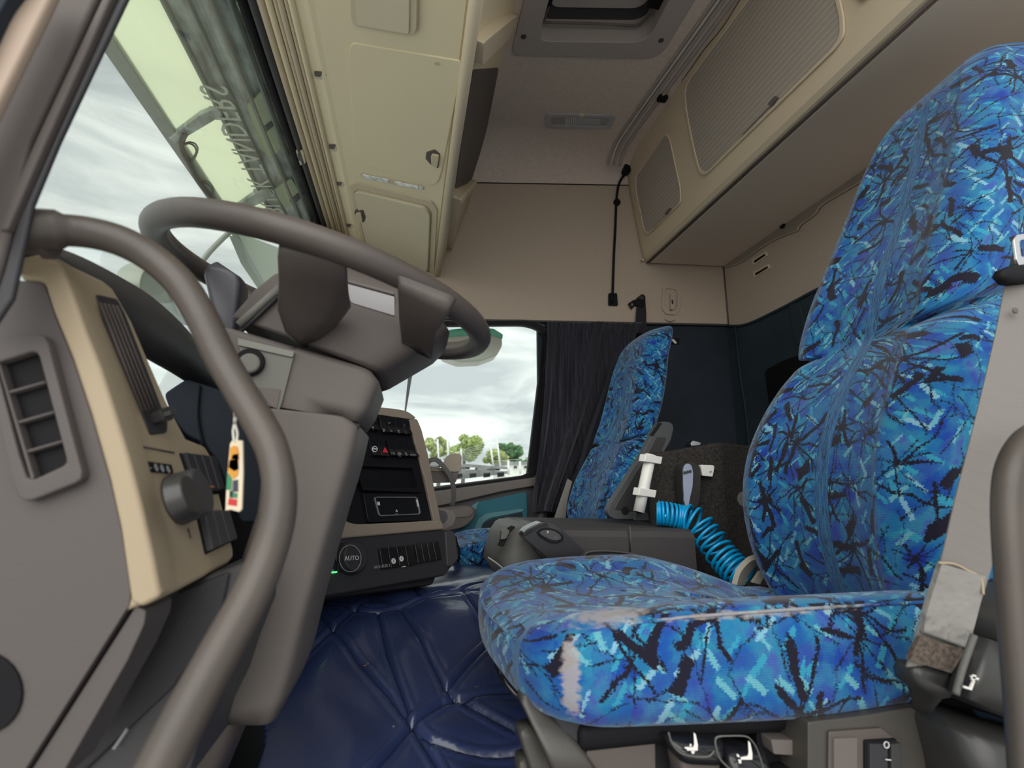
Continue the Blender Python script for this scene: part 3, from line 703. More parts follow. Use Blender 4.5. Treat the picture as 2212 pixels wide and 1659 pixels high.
# ---- curtain
def curtain():
    rows = []; NU = 90
    T = [(1183, 697, 1385), (1181, 722, 1372), (1176, 800, 1350), (1170, 900, 1310), (1160, 1000, 1262), (1150, 1070, 1225), (1148, 1106, 1206)]
    vs = []; fs = []; uv = []
    TT = cat_rom([Vector(t) for t in T], 4); n = len(TT)
    for i, (l, y, r) in enumerate(TT):
        f = i / (n - 1)
        for j in range(NU):
            u = j / (NU - 1)
            amp = 0.010 + 0.018 * f if i > 3 else 0.012
            w = sin(u * 26 + 0.6 * sin(f * 4)) * amp * 0.6 + sin(u * 11 + 2) * amp * 0.8
            if i <= 4: w += sin(u * 110) * 0.005
            p = PY(2.30).at(l + (r - l) * u + 3 * sin(u * 34) * f, y + (2.0 * sin(u * 9) if i == n - 1 else 0))
            vs.append(p + Vector((0, -w, 0)))
    for i in range(n - 1):
        for j in range(NU - 1):
            a = i * NU + j; fs.append([a, a + 1, a + NU + 1, a + NU])
    m = mat('navy_pinstripe_curtain', (0.020, 0.020, 0.028), 0.9, spec=0.15, sheen=0.2, var=0.75, vscale=60, stretch=(4, 1, 0.05))
    c = mk('curtain', vs, fs, m, smooth=True, label='black pleated fabric curtain beside the passenger window', cat='curtain')
    so_ = c.modifiers.new('s', 'SOLIDIFY'); so_.thickness = 0.003
curtain()
props(tube('curtain_tube', [PY(2.33).at(1168, 1104), PY(2.33).at(1168, 1160)], 0.02, dark2, smoothpath=False), 'short grey tube below the black curtain hem', 'tube')

# ------------------------------------------------------------------ windscreen, pillars, outside visor
prism('window_2', [Vector((-0.47, 0.42, 1.235)), Vector((-0.47, 2.45, 1.235)), Vector((-0.66, 2.45, 0.12)), Vector((-0.66, 0.42, 0.12))], (-0.005, 0, 0), glassm, bevel=0, kind='structure')
prism('trim_18', [Vector((-0.42, 2.38, 1.24)), Vector((-0.50, 2.38, 1.24)), Vector((-0.68, 2.38, 0.0)), Vector((-0.45, 2.38, 0.0))], (0, 0.10, 0), taupe, bevel=0.005, kind='structure')
PL_ = PY(0.41)
peach = mat('peach_cab_paint', (0.42, 0.32, 0.25), 0.5, spec=0.4)
pil = thing('door_left_pillar', 'dark taupe windscreen pillar with black rubber seals at the top left', 'pillar', PL_.at(60, 500))
pil['kind'] = 'structure'
slab('cover', PL_, [(103, 0), (-60, 330), (-150, 560), (-120, 700), (-20, 640), (5, 555), (66, 300), (206, 0), (230, -50), (130, -50)], taupe, pil, out=0.0, inn=0.012, bevel=0.004)
slab('rubber_seal', PL_, [(206, 0), (66, 300), (-2, 470), (-20, 560), (10, 560), (82, 300), (222, 0), (246, -50), (230, -50)], black, pil, out=-0.004, inn=0.010)
slab('trim_rib', PL_, [(222, 0), (82, 300), (20, 440), (0, 500), (20, 500), (107, 300), (243, 0), (268, -50), (246, -50)], taupe, pil, out=0.002, inn=0.008, bevel=0.002)
slab('edge_seal', PL_, [(243, 0), (107, 300), (30, 470), (0, 580), (-40, 700), (-20, 700), (20, 640), (64, 436), (121, 300), (264, 0), (292, -58), (268, -50)], darkp, pil, out=-0.003, inn=0.008, bevel=0.002)
slab('painted_frame', PY(0.38), [(14, 0), (-40, 100), (-200, 400), (-100, 480), (-60, 330), (104, 0), (132, -60), (40, -60)], peach, pil, out=0.0, inn=0.01, bevel=0.003)
slab('outer_seal', PY(0.37), [(-60, 130), (-20, -20), (10, -60), (60, -60), (14, 0), (0, 24), (-60, 150)], navyw, pil, out=0.0, inn=0.01)

VP_ = Pl((-0.85, 1, 1.195), (0.045, 0, -0.39))
visg = bpy.data.materials.new('tinted_visor_acrylic'); visg.use_nodes = True
t_ = visg.node_tree; b_ = t_.nodes['Principled BSDF']; t_.nodes.remove(b_)
tr_ = t_.nodes.new('ShaderNodeBsdfTranslucent'); tp_ = t_.nodes.new('ShaderNodeBsdfTransparent'); mx_ = t_.nodes.new('ShaderNodeMixShader'); mx_.inputs[0].default_value = 0.55
tr_.inputs['Color'].default_value = (0.84, 0.87, 0.74, 1); tp_.inputs['Color'].default_value = (0.80, 0.84, 0.72, 1)
t_.links.new(tp_.outputs[0], mx_.inputs[1]); t_.links.new(tr_.outputs[0], mx_.inputs[2]); t_.links.new(mx_.outputs[0], t_.nodes['Material Output'].inputs['Surface'])
visor = thing('outside_sun_visor', 'green tinted outside sun visor above the windscreen with mirrored lettering', 'sun visor', (-0.66, 1.4, 1.2))
def vis(x, dz=0.0): return 1.195 + (x + 0.85) * 0.115 + dz
prism('visor_shade', [Vector((-0.84, 0.25, vis(-0.84))), Vector((-0.665, 0.25, vis(-0.665))), Vector((-0.665, 2.55, vis(-0.665))), Vector((-0.84, 2.55, vis(-0.84)))], (0, 0, 0.004), visg, visor, bevel=0)
vmott = mat('visor_rear_panel', (0.36, 0.4, 0.38), 0.45, spec=0.5, var=0.6, vscale=13, stretch=(2, 0.8, 1))
prism('rear_panel', [Vector((-0.665, 0.25, vis(-0.665))), Vector((-0.475, 0.25, vis(-0.475) + .01)), Vector((-0.475, 2.55, vis(-0.475) + .01)), Vector((-0.665, 2.55, vis(-0.665)))], (0, 0, 0.01), vmott, visor, bevel=0.002)
for x in (-0.66, -0.60, -0.545, -0.50):
    bead('panel_rib', x, vis(x) - 0.003, 0.008 if x != -0.60 else 0.005, mat('visor_rib', (0.2, 0.22, 0.21), 0.4), visor, y0=0.25, y1=2.55, ns=8)
prism('front_beam', [Vector((-0.875, 0.6, vis(-0.87) - 0.012)), Vector((-0.828, 0.6, vis(-0.83) - 0.012)), Vector((-0.828, 2.55, vis(-0.83) - 0.012)), Vector((-0.875, 2.55, vis(-0.87) - 0.012))], (0, 0, 0.02), mat('visor_beam_grey', (0.33, 0.36, 0.33), 0.5), visor, bevel=0.004)
pgreen = mat('pale_green_reflection_strip', (0.36, 0.42, 0.27), 0.5)  # flat green patches paint reflections onto the visor's rear panel
for P in ([(533, 226), (570, 191), (608, 319), (581, 343), (556, 300)], [(587, 410), (630, 383), (655, 428), (618, 448)], [(508, 0), (522, 0), (528, 20), (518, 24)]):
    slab('reflection_patch', VP_, P, pgreen, visor, out=0.006, r=6)
for P in ([(563, 275), (590, 254), (597, 262), (572, 284)], [(624, 430), (648, 410), (654, 420), (634, 440)]):
    slab('patch_slot', VP_, P, dark2, visor, out=0.009, r=4)
for P in ([(364, 291), (433, 239), (470, 225), (480, 240), (459, 254), (379, 302)], [(505, 443), (552, 410), (580, 400), (590, 412), (572, 428), (532, 447)]):
    slab('bracket', VP_, P, vmott, visor, out=0.016, bevel=0.003)
for P in ([(399, 311), (410, 307), (422, 311), (427, 323), (421, 340), (411, 351)], [(397, 313), (408, 310), (419, 315), (424, 327), (418, 341), (409, 352)], [(434, 395), (447, 397), (458, 408), (458, 424), (450, 430)], [(436, 392), (452, 394), (462, 412), (455, 430)]):
    tube('lamp_wire', [VP_.at(a, b, 0.02) for a, b in P], 0.0032, dark2, visor, ns=6)
tube('wire_harness', [VP_.at(a, b, 0.02) for a, b in [(400, 290), (393, 308), (396, 330), (408, 352), (424, 385), (440, 408), (462, 434)]], 0.009, dark2, visor, ns=8)
slab('end_cap', PX(-0.80), [(505, 498), (560, 520), (602, 536), (604, 640), (590, 648), (560, 600)], mat('pale_green_cap', (0.42, 0.52, 0.42), 0.4), visor, out=0.01, inn=0.02)
slab('end_cap_edge', PX(-0.80), [(505, 510), (520, 530), (560, 600), (590, 648), (576, 640), (530, 570)], mat('pale_green_edge', (0.28, 0.36, 0.31), 0.4), visor, out=0.015, inn=0.02)
letm = mat('visor_letter_film', (0.62, 0.66, 0.56), 0.6)
a3 = VP_.at(428, 188); b3 = VP_.at(572, 462); nL = 12
def vis_letter():
    txt = 'BUCK TANDERS'
    span = (a3 - b3).length
    c = (a3 + b3) / 2
    o = word(txt, VP_, 500, 300, 0, 0, 0.118, letm, visor, org=(c.x + 0.042, c.y - 0.02, vis(c.x + 0.042) - 0.010), dx=(0, -1, 0), dy=(1, 0, 0.115), ext=0.0006, fit=span)
vis_letter()

km = thing('front_view_mirror', 'grey-green kerb mirror outside the windscreen seen behind the grab bar', 'mirror', aX(350, 640, -0.95))
slab('housing', PX(-0.95), [(288, 612), (296, 584), (318, 569), (352, 585), (392, 640), (412, 690), (404, 704), (378, 700), (330, 676), (296, 648)], mat('mirror_shell_grey', (0.36, 0.38, 0.33), 0.4), km, out=0.02, inn=0.06, r=10, bevel=0.01)
slab('mirror_face', PX(-0.95), [(352, 600), (384, 645), (404, 686), (372, 680), (354, 640)], mat('mirror_face_pale', (0.52, 0.55, 0.47), 0.2), km, out=0.026, r=10)
tube('mirror_arm', [aX(402, 660, -0.95), aX(440, 560, -0.93), aX(520, 480, -0.85)], 0.012, mat('arm_grey', (0.3, 0.32, 0.3), 0.5), km)

sm = thing('side_mirror', 'cream back of the passenger side mirror with a bright green top', 'mirror', aY(1015, 785, 2.75))
MP = PY(2.75)
slab('shell', MP, [(946, 750), (950, 730), (972, 718), (1020, 712), (1064, 715), (1082, 726), (1084, 748), (1072, 770), (1036, 783), (990, 785), (955, 772)], mat('mirror_cream', (0.55, 0.56, 0.50), 0.4), sm, out=0.03, inn=0.10, r=6, bevel=0.01)
slab('green_cover', MP, [(946, 735), (952, 724), (972, 716), (1020, 711), (1064, 714), (1084, 726), (1083, 736), (1062, 728), (1010, 728), (965, 732), (950, 741)], mat('green_mirror_cover', (0.02, 0.45, 0.27), 0.4), sm, out=0.04, inn=0.11, r=3, bevel=0.004)
slab('mount', MP, [(1006, 690), (1016, 690), (1018, 718), (1004, 718)], mat('green_mount', (0.03, 0.25, 0.2), 0.4), sm, out=0.02)
tube('mirror_arm', [aY(1011, 700, 2.80), aY(1011, 670, 2.60) , aY(1011, 655, 2.432)], 0.014, dark2, sm)
# ------------------------------------------------------------------ dashboard end nearest the open door
DE = PY(0.465)
dendm = mat('dash_end_taupe', (0.092, 0.079, 0.076), 0.6, spec=0.4, nscale=700, nstr=0.3)
dend = thing('dashboard_end', 'taupe and beige driver side dashboard end with air vent and switches', 'dashboard', DE.at(150, 1200))
slab('end_panel', DE, [(-160, 628), (30, 604), (95, 610), (106, 640), (119, 682), (159, 780), (199, 900), (239, 1040), (262, 1140), (283, 1280), (280, 1306), (50, 1670), (-300, 1670)], dendm, dend, out=0.0, inn=0.05, r=[0, 10, 16, 0, 0, 0, 0, 0, 14, 8, 0, 0], bevel=0.006)
slab('sill_strip', DE, [(287, 1312), (310, 1322), (306, 1352), (270, 1430), (115, 1700), (40, 1700)], dendm, dend, out=-0.004, inn=0.05, r=[4, 6, 10, 0, 0, 0], bevel=0.004)
BL = [(46, 606), (97, 609), (119, 679), (159, 778), (199, 898), (239, 1037), (262, 1140), (283, 1284), (283, 1300), (308, 1312)]
FO = [(137, 577), (159, 631), (191, 719), (223, 798), (255, 898), (282, 985), (310, 1090), (335, 1200), (352, 1288)]
slab('beige_edge', DE, [(40, 560), (60, 549), (90, 546)] + FO + BL[::-1][0:10], dashbeige, dend, out=0.003, inn=0.03, bevel=0.004)
q1 = DE.at(137, 577); q2 = DE.at(352, 1288)
BF = Pl(q1, Vector(q2 - q1).cross(Vector((0, 1, 0))))
slab('switch_face', BF, FO + [(380, 1278), (496, 1216), (506, 1203), (505, 1188), (477, 1077), (456, 985), (442, 962), (402, 946), (380, 905), (358, 862), (318, 770), (286, 695), (259, 647), (243, 620), (223, 605), (159, 574), (130, 556), (90, 546)], dashbeige, dend, out=0.0, inn=0.03, bevel=0.005)
ventf = frame('vent_frame', DE, [(0, 742), (96, 727), (112, 732), (122, 750), (194, 1020), (192, 1036), (180, 1044), (90, 1080), (74, 1082), (62, 1074), (48, 1040), (-14, 780)],
      [(14, 790), (88, 766), (98, 768), (104, 780), (160, 990), (160, 1000), (152, 1008), (96, 1034), (84, 1036), (76, 1028), (60, 980), (14, 806)], dendm, dend, out=0.010, inn=0.0, bevel=0.004)
slab('vent_back', DE, [(12, 786), (98, 764), (162, 1004), (84, 1038)], black, ventf, out=0.001, bevel=0)
for a, b, c, d in ((26, 850, 112, 826), (46, 914, 130, 890), (64, 976, 148, 952)):
    slab('vent_blade', DE, [(a, b), (c, d), (c + 2, d + 5), (a + 3, b + 6)], dendm, ventf, out=0.008, bevel=0.001)
slab('vent_pillar', DE, [(12, 792), (18, 790), (92, 1034), (84, 1038)], dendm, ventf, out=0.009, bevel=0.002)
slab('speaker_hole', DE, [(-36 + 88 * cos(a), 1496 + 90 * sin(a)) for a in np.linspace(0, 2 * pi, 28)[:-1]], black, dend, out=0.002, bevel=0.001)
dv = slab('demister_well', BF, [(205, 636), (250, 646), (268, 680), (346, 880), (360, 912), (358, 936), (322, 940), (304, 892), (220, 690)], darkp, dend, out=0.0015, r=6)
for i in range(5):
    a = i / 4.0
    x0 = 214 + 36 * a; y0 = 654 + 6 * a; x1 = 308 + 30 * a; y1 = 890 - 12 * a
    tube('demister_fin', [BF.at(x0 + 2, y0, 0.004), BF.at(x1, y1, 0.004)], 0.0013, taupe, dv, ns=6, smoothpath=False)
slab('vent_wheel', BF, [(316, 894), (342, 884), (350, 902), (346, 916), (326, 918)], seatdark, dv, out=0.012, r=4)
slab('vent_wheel_tab', BF, [(322, 900), (340, 896), (342, 908), (326, 911)], dark2, dv, out=0.018, r=2)
tube('panel_seam', [BF.at(283, 960, 0.0005), BF.at(376, 978, 0.0005)], 0.0008, taupe, dend, smoothpath=False)
tube('panel_seam', [BF.at(283, 962, 0.0005), BF.at(352, 1280, 0.0005)], 0.0003, dashbeige, dend, smoothpath=False)
ct = slab('height_counter', BF, [(308, 996), (367, 1004), (372, 1024), (313, 1019)], black, dend, out=0.002)
for i, ch in enumerate('-000'):
    word(ch, BF, 325 + i * 13, 1009 + i * 2.0, 6, 0.9, 0.011, inkdim, ct, off=0.0025)
kn = disc('headlamp_knob', BF.at(376, 1082), BF.n, 0.0245, 0.026, dark2, dend, r2=0.0225, bevel=0.003, label='round headlamp knob')
disc('knob_grip', BF.at(376, 1082, 0.026), BF.n, 0.0195, 0.014, seatdark, kn, r2=0.017, bevel=0.002)
sA = slab('switch_bank', BF, [(386, 979), (452, 991), (472, 1067), (417, 1072)], black, dend, out=0.002)
for i, q in enumerate(quad_grid((388, 981), (451, 992), (470, 1062), (418, 1067), 4)):
    slab('rocker_switch', BF, q, darkp, sA, out=0.006 + 0.001 * i)
for i, ch in enumerate(('#', '3', '1')):
    word(ch, BF, 417 + i * 15, 1043 + i * 1, 6, 0.5, 0.013, inkdim, sA, off=0.0095)
slab('switch_lamp', BF, [(431, 1057), (441, 1057), (442, 1060), (432, 1060)], mat('amber_lamp', (0.5, 0.18, 0.05), 0.4), sA, out=0.010, bevel=0)
sB = slab('switch_bank', BF, [(421, 1107), (482, 1105), (501, 1170), (442, 1199)], black, dend, out=0.002)
for i, q in enumerate(quad_grid((423, 1108), (481, 1107), (499, 1169), (442, 1194), 3)):
    slab('rocker_switch', BF, q, dark2, sB, out=0.008)
tube('symbol_mark', [BF.at(406, 1142, 0.0006), BF.at(412, 1163, 0.0006)], 0.0009, taupe, dend, smoothpath=False)
slab('side_legend', PY(0.66), [(482, 1100), (500, 1098), (510, 1170), (500, 1180)], black, dend, out=0.004)
slab('red_tell_tale', PY(0.655), [(485, 1113), (493, 1112), (494, 1118), (486, 1119)], redm, dend, out=0.003)
word('in', PY(0.655), 492, 1130, 6, 0, 0.010, inkdim, dend, off=0.004)
word('NS', PY(0.655), 499, 1156, 2, 6, 0.011, inkdim, dend, off=0.004)
# hood over the instruments
hood_t = [(92, 530), (140, 540), (200, 566), (270, 604), (330, 642), (390, 696), (430, 742), (480, 796), (540, 850)]
hood_b = [(92, 560), (180, 640), (250, 690), (300, 738), (350, 775), (400, 805), (440, 832), (490, 868), (540, 900)]
ins = thing('instrument_binnacle', 'dark arched instrument hood and reflective dials behind the steering wheel', 'instrument panel', (-0.4, 0.8, -0.35))
tv = [aX(a, b, -0.335) for a, b in hood_t]; bv = [aX(a, b, -0.325) for a, b in hood_b]
rows = []
for A, B in zip(cat_rom(tv, 3), cat_rom(bv, 3)):
    mid = (A + B) / 2
    rows.append([A + Vector((-0.05, 0, 0.004)), A + Vector((-0.02, 0, 0.004)), A, mid + Vector((0.010, 0, 0.0)), B, B + Vector((-0.02, 0, 0)), mid + Vector((-0.05, 0, 0.0))])
loft('hood', rows, dark2, ins)
prism('dial_housing', [Vector((-0.40, 0.50, -0.40)), Vector((-0.40, 1.10, -0.40)), Vector((-0.40, 1.10, 0.13)), Vector((-0.40, 0.86, 0.125)), Vector((-0.40, 0.70, 0.10)), Vector((-0.40, 0.50, 0.0))], (-0.15, 0, 0), navyw, ins, bevel=0.004)
slab('column_gaiter', PY(0.80), [(352, 850), (372, 836), (400, 818), (470, 840), (560, 880), (600, 960), (600, 1130), (520, 1130), (470, 1000), (440, 960), (400, 940), (370, 900)], navyw, ins, out=0.0, inn=0.10, r=10, bevel=0.01)
tube('gaiter_seam', [PY(0.80).at(432, 832, 0.003), PY(0.80).at(428, 900, 0.003), PY(0.80).at(440, 965, 0.003)], 0.0016, black, ins)
# main dashboard mass and dark kick panels
dash = thing('dashboard', 'main dashboard mass under the windscreen', 'dashboard', (-0.5, 1.5, -0.6))
prism('body', [Vector((-0.43, 0.52, -0.60)), Vector((-0.43, 0.52, 0.05)), Vector((-0.46, 0.52, 0.12)), Vector((-0.66, 0.52, 0.12)), Vector((-0.66, 0.52, -0.60))], (0, 1.86, 0), dark2, dash, bevel=0.01)
slab('kick_panel', PY(0.56), [(270, 1320), (400, 1262), (520, 1215), (545, 1216), (540, 1330), (500, 1430), (470, 1520), (430, 1600), (400, 1700), (80, 1700)], dark2, dash, out=0.0, inn=0.30, bevel=0.006)
slab('kick_panel_lip', PY(0.56), [(290, 1322), (400, 1272), (500, 1232), (480, 1330), (380, 1480), (150, 1700), (90, 1700)], darkp, dash, out=0.006, inn=0.0, bevel=0.003)
slab('scuff', PY(0.56), [(281, 1565), (284, 1570), (256, 1612), (250, 1610)], inkdim, dash, out=0.0065, bevel=0)

# ------------------------------------------------------------------ steering column and wheel
def px_loft(name, rows, Y, depth, m, parent, n=4.0, ns=28, front=None, sub=0, **k):
    """rounded body between left/right outline points seen on plane y=Y, `depth` thick behind it"""
    R = []
    for r in rows:
        (a, b) = r[0], r[1]; y = r[2] if len(r) > 2 else Y; dp = r[3] if len(r) > 3 else depth
        A = aY(a[0], a[1], y + dp / 2); B = aY(b[0], b[1], y + dp / 2)
        c = (A + B) / 2; h = (B - A) / 2
        lp = []
        for j in range(ns):
            t = 2 * pi * j / ns
            ct_, st_ = cos(t), sin(t)
            u = math.copysign(abs(ct_) ** (2 / n), ct_); v = math.copysign(abs(st_) ** (2 / n), st_)
            lp.append(c + h * u + Vector((0, 1, 0)) * v * dp / 2)
        R.append(lp)
    return loft(name, R, m, parent, **k)
colm = thing('steering_column', 'taupe plastic steering column shroud with stalk and ignition lock', 'steering column', aY(560, 1490, 0.72))
px_loft('collar', [((540, 752), (790, 824)), ((517, 740), (812, 826)), ((514, 746), (824, 842)), ((520, 770), (826, 850)), ((548, 850), (806, 898)), ((574, 886), (786, 926)), ((592, 892), (768, 918))], 0.665, 0.17, taupe2, colm, n=9, ns=44)
px_loft('shroud', [((596, 900), (766, 918)), ((592, 905), (776, 924)), ((596, 930), (790, 936)), ((602, 1000), (774, 1004)), ((590, 1100), (744, 1102)), ((558, 1200), (716, 1200)), ((512, 1300), (688, 1300)), ((466, 1400), (664, 1400)), ((436, 1476), (648, 1450)), ((440, 1490), (630, 1494)), ((470, 1490), (600, 1490))], 0.66, 0.19, taupe2, colm, n=9, ns=44)
px_loft('lower_shroud', [((470, 1470), (560, 1480)), ((430, 1560), (530, 1560)), ((360, 1680), (480, 1680))], 0.72, 0.10, taupe, colm, n=4)
tube('shroud_gap', [aY(a, b, 0.672) for a, b in [(588, 893), (650, 902), (720, 911), (776, 922)]], 0.004, darkp, colm, seg=3)
slab('lock_cover', PY(0.664), [(518, 744), (636, 772), (632, 784), (610, 870), (604, 886), (560, 868), (530, 840)], greyp, colm, out=0.003, inn=0.0, r=[3, 2, 0, 3, 3, 10, 10], bevel=0.002)
slab('lock_cover_highlight', PY(0.664), [(517, 733), (638, 762), (634, 774), (517, 748)], mat('pale_highlight_plastic', (0.2, 0.2, 0.17), 0.5), colm, out=0.006, inn=0.0, r=2, bevel=0.002)  # paler band paints a highlight along the top of the lock cover
slab('lower_cover', PY(0.664), [(560, 838), (608, 842), (600, 884), (590, 880), (574, 862)], taupe2, colm, out=0.0045, inn=0.0, r=3, bevel=0.002)
ig = disc('ignition_lock', PY(0.660).at(541, 784), (0, -1, 0), 0.0175, 0.006, black, colm, bevel=0.002)
disc('lock_cap', PY(0.655).at(540, 786), (0, -1, 0), 0.0125, 0.006, greyp, ig, bevel=0.003)
px_loft('stalk', [((455, 584), (478, 573), 0.75, 0.03), ((449, 590), (526, 606), 0.75, 0.04), ((449, 606), (531, 622), 0.75, 0.045), ((462, 660), (526, 668), 0.75, 0.045), ((484, 720), (518, 730), 0.75, 0.045), ((500, 780), (530, 785), 0.76, 0.04)], 0.75, 0.04, mat('navy_stalk_plastic', (0.035, 0.033, 0.045), 0.4, spec=0.5), colm, n=5)

wheel = thing('steering_wheel', 'large taupe four spoke steering wheel tilted towards the seat', 'steering wheel', (-0.124, 0.782, 0.15))
tl, la = 0.244, -0.06
nW = Vector((sin(tl), sin(la), cos(tl))).normalized(); uW = Vector((cos(tl), 0, -sin(tl))); vW = nW.cross(uW)
cW = Vector((-0.124, 0.782, 0.28))
rp = [cW + (uW * cos(a) + vW * sin(a)) * 0.235 for a in np.linspace(0, 2 * pi, 73)[:-1]]
tube('rim', rp, 0.0166, rimm, wheel, ns=20, closed=True, smoothpath=False, up0=nW)
px_loft('hub', [((575, 728), (800, 812), 0.69, 0.16), ((542, 726), (824, 830), 0.68, 0.18), ((532, 716), (842, 824), 0.68, 0.18), ((574, 664), (940, 768), 0.68, 0.18), ((610, 634), (966, 742), 0.68, 0.18), ((648, 612), (930, 690), 0.69, 0.16), ((700, 604), (880, 652), 0.70, 0.14)], 0.68, 0.18, taupe, wheel, n=7)
slab('badge_strip', PY(0.682), [(750, 614), (852, 642), (853, 684), (757, 655)], mat('silver_grey_plastic', (0.28, 0.265, 0.28), 0.35), wheel, out=0.003, inn=0.03, r=[3, 3, 3, 8], bevel=0.002)
slab('pad_edge', PY(0.68), [(748, 604), (852, 632), (852, 640), (752, 613)], taupe2, wheel, out=0.003, inn=0.03, bevel=0.002)
tube('pad_seam', [PY(0.676).at(a, b) for a, b in [(522, 716), (600, 640)]], 0.0022, darkp, wheel, smoothpath=False)
tube('pad_edge', [PY(0.676).at(a, b) for a, b in [(516, 702), (560, 662), (604, 622)]], 0.0050, greyp, wheel, smoothpath=False)
px_loft('spoke', [((606, 520), (748, 560), 0.550, 0.022), ((602, 560), (750, 590), 0.56, 0.026), ((606, 620), (752, 630), 0.585, 0.04), ((606, 680), (756, 652), 0.61, 0.06), ((622, 725), (720, 700), 0.63, 0.06), ((650, 744), (690, 728), 0.65, 0.04)], 0.6, 0.03, rimm, wheel, n=5)
px_loft('spoke', [((856, 600), (985, 650), 0.555, 0.024), ((860, 640), (962, 690), 0.575, 0.03), ((862, 690), (940, 722), 0.61, 0.04), ((868, 740), (934, 770), 0.66, 0.04)], 0.6, 0.03, rimm, wheel, n=5)
for a in (radians(38), radians(142)):
    P = [cW + (uW * cos(a) + vW * sin(a)) * r_ - nW * d for r_, d in ((0.232, 0.0), (0.17, 0.02), (0.10, 0.06), (0.05, 0.08))]
    tube('spoke', P, 0.014, rimm, wheel, ns=12, flat=0.6)

# ------------------------------------------------------------------ grab bars by the door
gb = thing('grab_bar', 'long curved taupe grab bar from the windscreen pillar down past the dashboard', 'grab bar', aY(340, 1640, 0.40))
gp = [(-60, 488, 0.43), (40, 494, 0.43), (110, 496, 0.44), (190, 502, 0.45), (262, 521, 0.455), (330, 558, 0.46), (388, 610, 0.46), (434, 682, 0.46), (476, 770, 0.46), (522, 850, 0.455), (562, 916, 0.45), (590, 975, 0.445), (604, 1045, 0.44), (600, 1120, 0.435), (578, 1200, 0.43), (540, 1290, 0.42), (480, 1400, 0.41), (410, 1530, 0.40), (330, 1690, 0.39), (280, 1800, 0.385)]
gpts = [aY(a, b, y) for a, b, y in gp]
tube('bar', gpts, lambda t: 0.0128 + 0.0022 * max(0, t - 0.6) / 0.4 + (0.003 if t < 0.12 else 0), barm, gb, ns=20, seg=5)
disc('mounting_boss', aY(20, 500, 0.445), (1, 0.1, -0.05), 0.024, 0.03, taupe, gb, r2=0.018, bevel=0.004)
rub = mat('red_rub_marks', (0.16, 0.05, 0.03), 0.6, var=0.4, vscale=60)
tube('rub_mark', [aY(a, b, 0.4375) for a, b in [(40, 512), (56, 508), (74, 507), (86, 510)]], lambda t: 0.0045 * sin(pi * min(1, max(0.05, t))) + 0.0005, rub, gb, seg=4)
rg = thing('rear_grab_handle', 'taupe grab handle on the right edge in front of the seat belt', 'grab bar', aY(2190, 1640, 0.36))
tube('bar', [aY(a, b, y) for a, b, y in [(2320, 905, 0.40), (2262, 925, 0.385), (2215, 955, 0.375), (2185, 1010, 0.37), (2176, 1090, 0.37), (2182, 1220, 0.37), (2196, 1400, 0.37), (2210, 1560, 0.37), (2222, 1760, 0.37)]], 0.0115, barm, rg, ns=18)

tag = thing('hanging_card_tag', 'colourful hanging card tag on a white string beside the grab bar', 'tag', aY(507, 1105, 0.47))
TP = PY(0.475)
slab('card', TP, [(503, 951), (509, 957), (512, 951), (526, 952), (527, 1022), (524, 1100), (518, 1106), (500, 1101), (488, 1103), (490, 1057), (494, 1007), (498, 959)], mat('card_cream', (0.72, 0.62, 0.45), 0.6), tag, out=0.0018, inn=0.0018, bevel=0.0006)
orange = mat('card_orange', (0.62, 0.27, 0.02), 0.6); gren = mat('card_green', (0.03, 0.20, 0.09), 0.6); redc = mat('card_red', (0.55, 0.02, 0.02), 0.6); navc = mat('card_navy', (0.03, 0.035, 0.06), 0.6)
for P, m_ in (([(499, 968), (506, 963), (515, 965), (518, 980), (517, 996), (516, 1026), (506, 1035), (497, 1024), (494, 1014), (498, 990)], orange), ([(504, 983), (516, 980), (518, 992), (502, 992)], redc), ([(498, 994), (516, 991), (517, 1014), (508, 1018), (496, 1010)], navc),
              ([(493, 1020), (503, 1034), (502, 1058), (491, 1058)], gren), ([(505, 1038), (516, 1036), (516, 1062), (504, 1062)], navc), ([(500, 1062), (515, 1066), (514, 1076), (503, 1074)], gren), ([(498, 1060), (504, 1060), (504, 1076), (497, 1074)], navc), ([(496, 1076), (514, 1079), (513, 1093), (494, 1090)], redc)):
    slab('printed_patch', TP, P, m_, tag, out=0.0024, inn=-0.001, bevel=0)
tube('string', [TP.at(a, b) for a, b in [(506, 955), (504, 930), (509, 905), (506, 890)]], 0.0011, mat('string_white', (0.7, 0.68, 0.6), 0.8), tag, ns=6)
tube('string', [TP.at(a, b) for a, b in [(511, 955), (513, 935), (507, 912), (509, 892)]], 0.0011, MATS['string_white'], tag, ns=6)

# ------------------------------------------------------------------ centre stack, turned towards the driver
dC = Vector((0.734, 0.679, 0)).normalized(); hC = Vector((0.679, -0.734, 0)).normalized()
P0 = aY(940, 1140, 1.42)
rr_ = Vector(ray(905, 905)); tt_ = P0.dot(dC) / rr_.dot(dC); Pt = rr_ * tt_
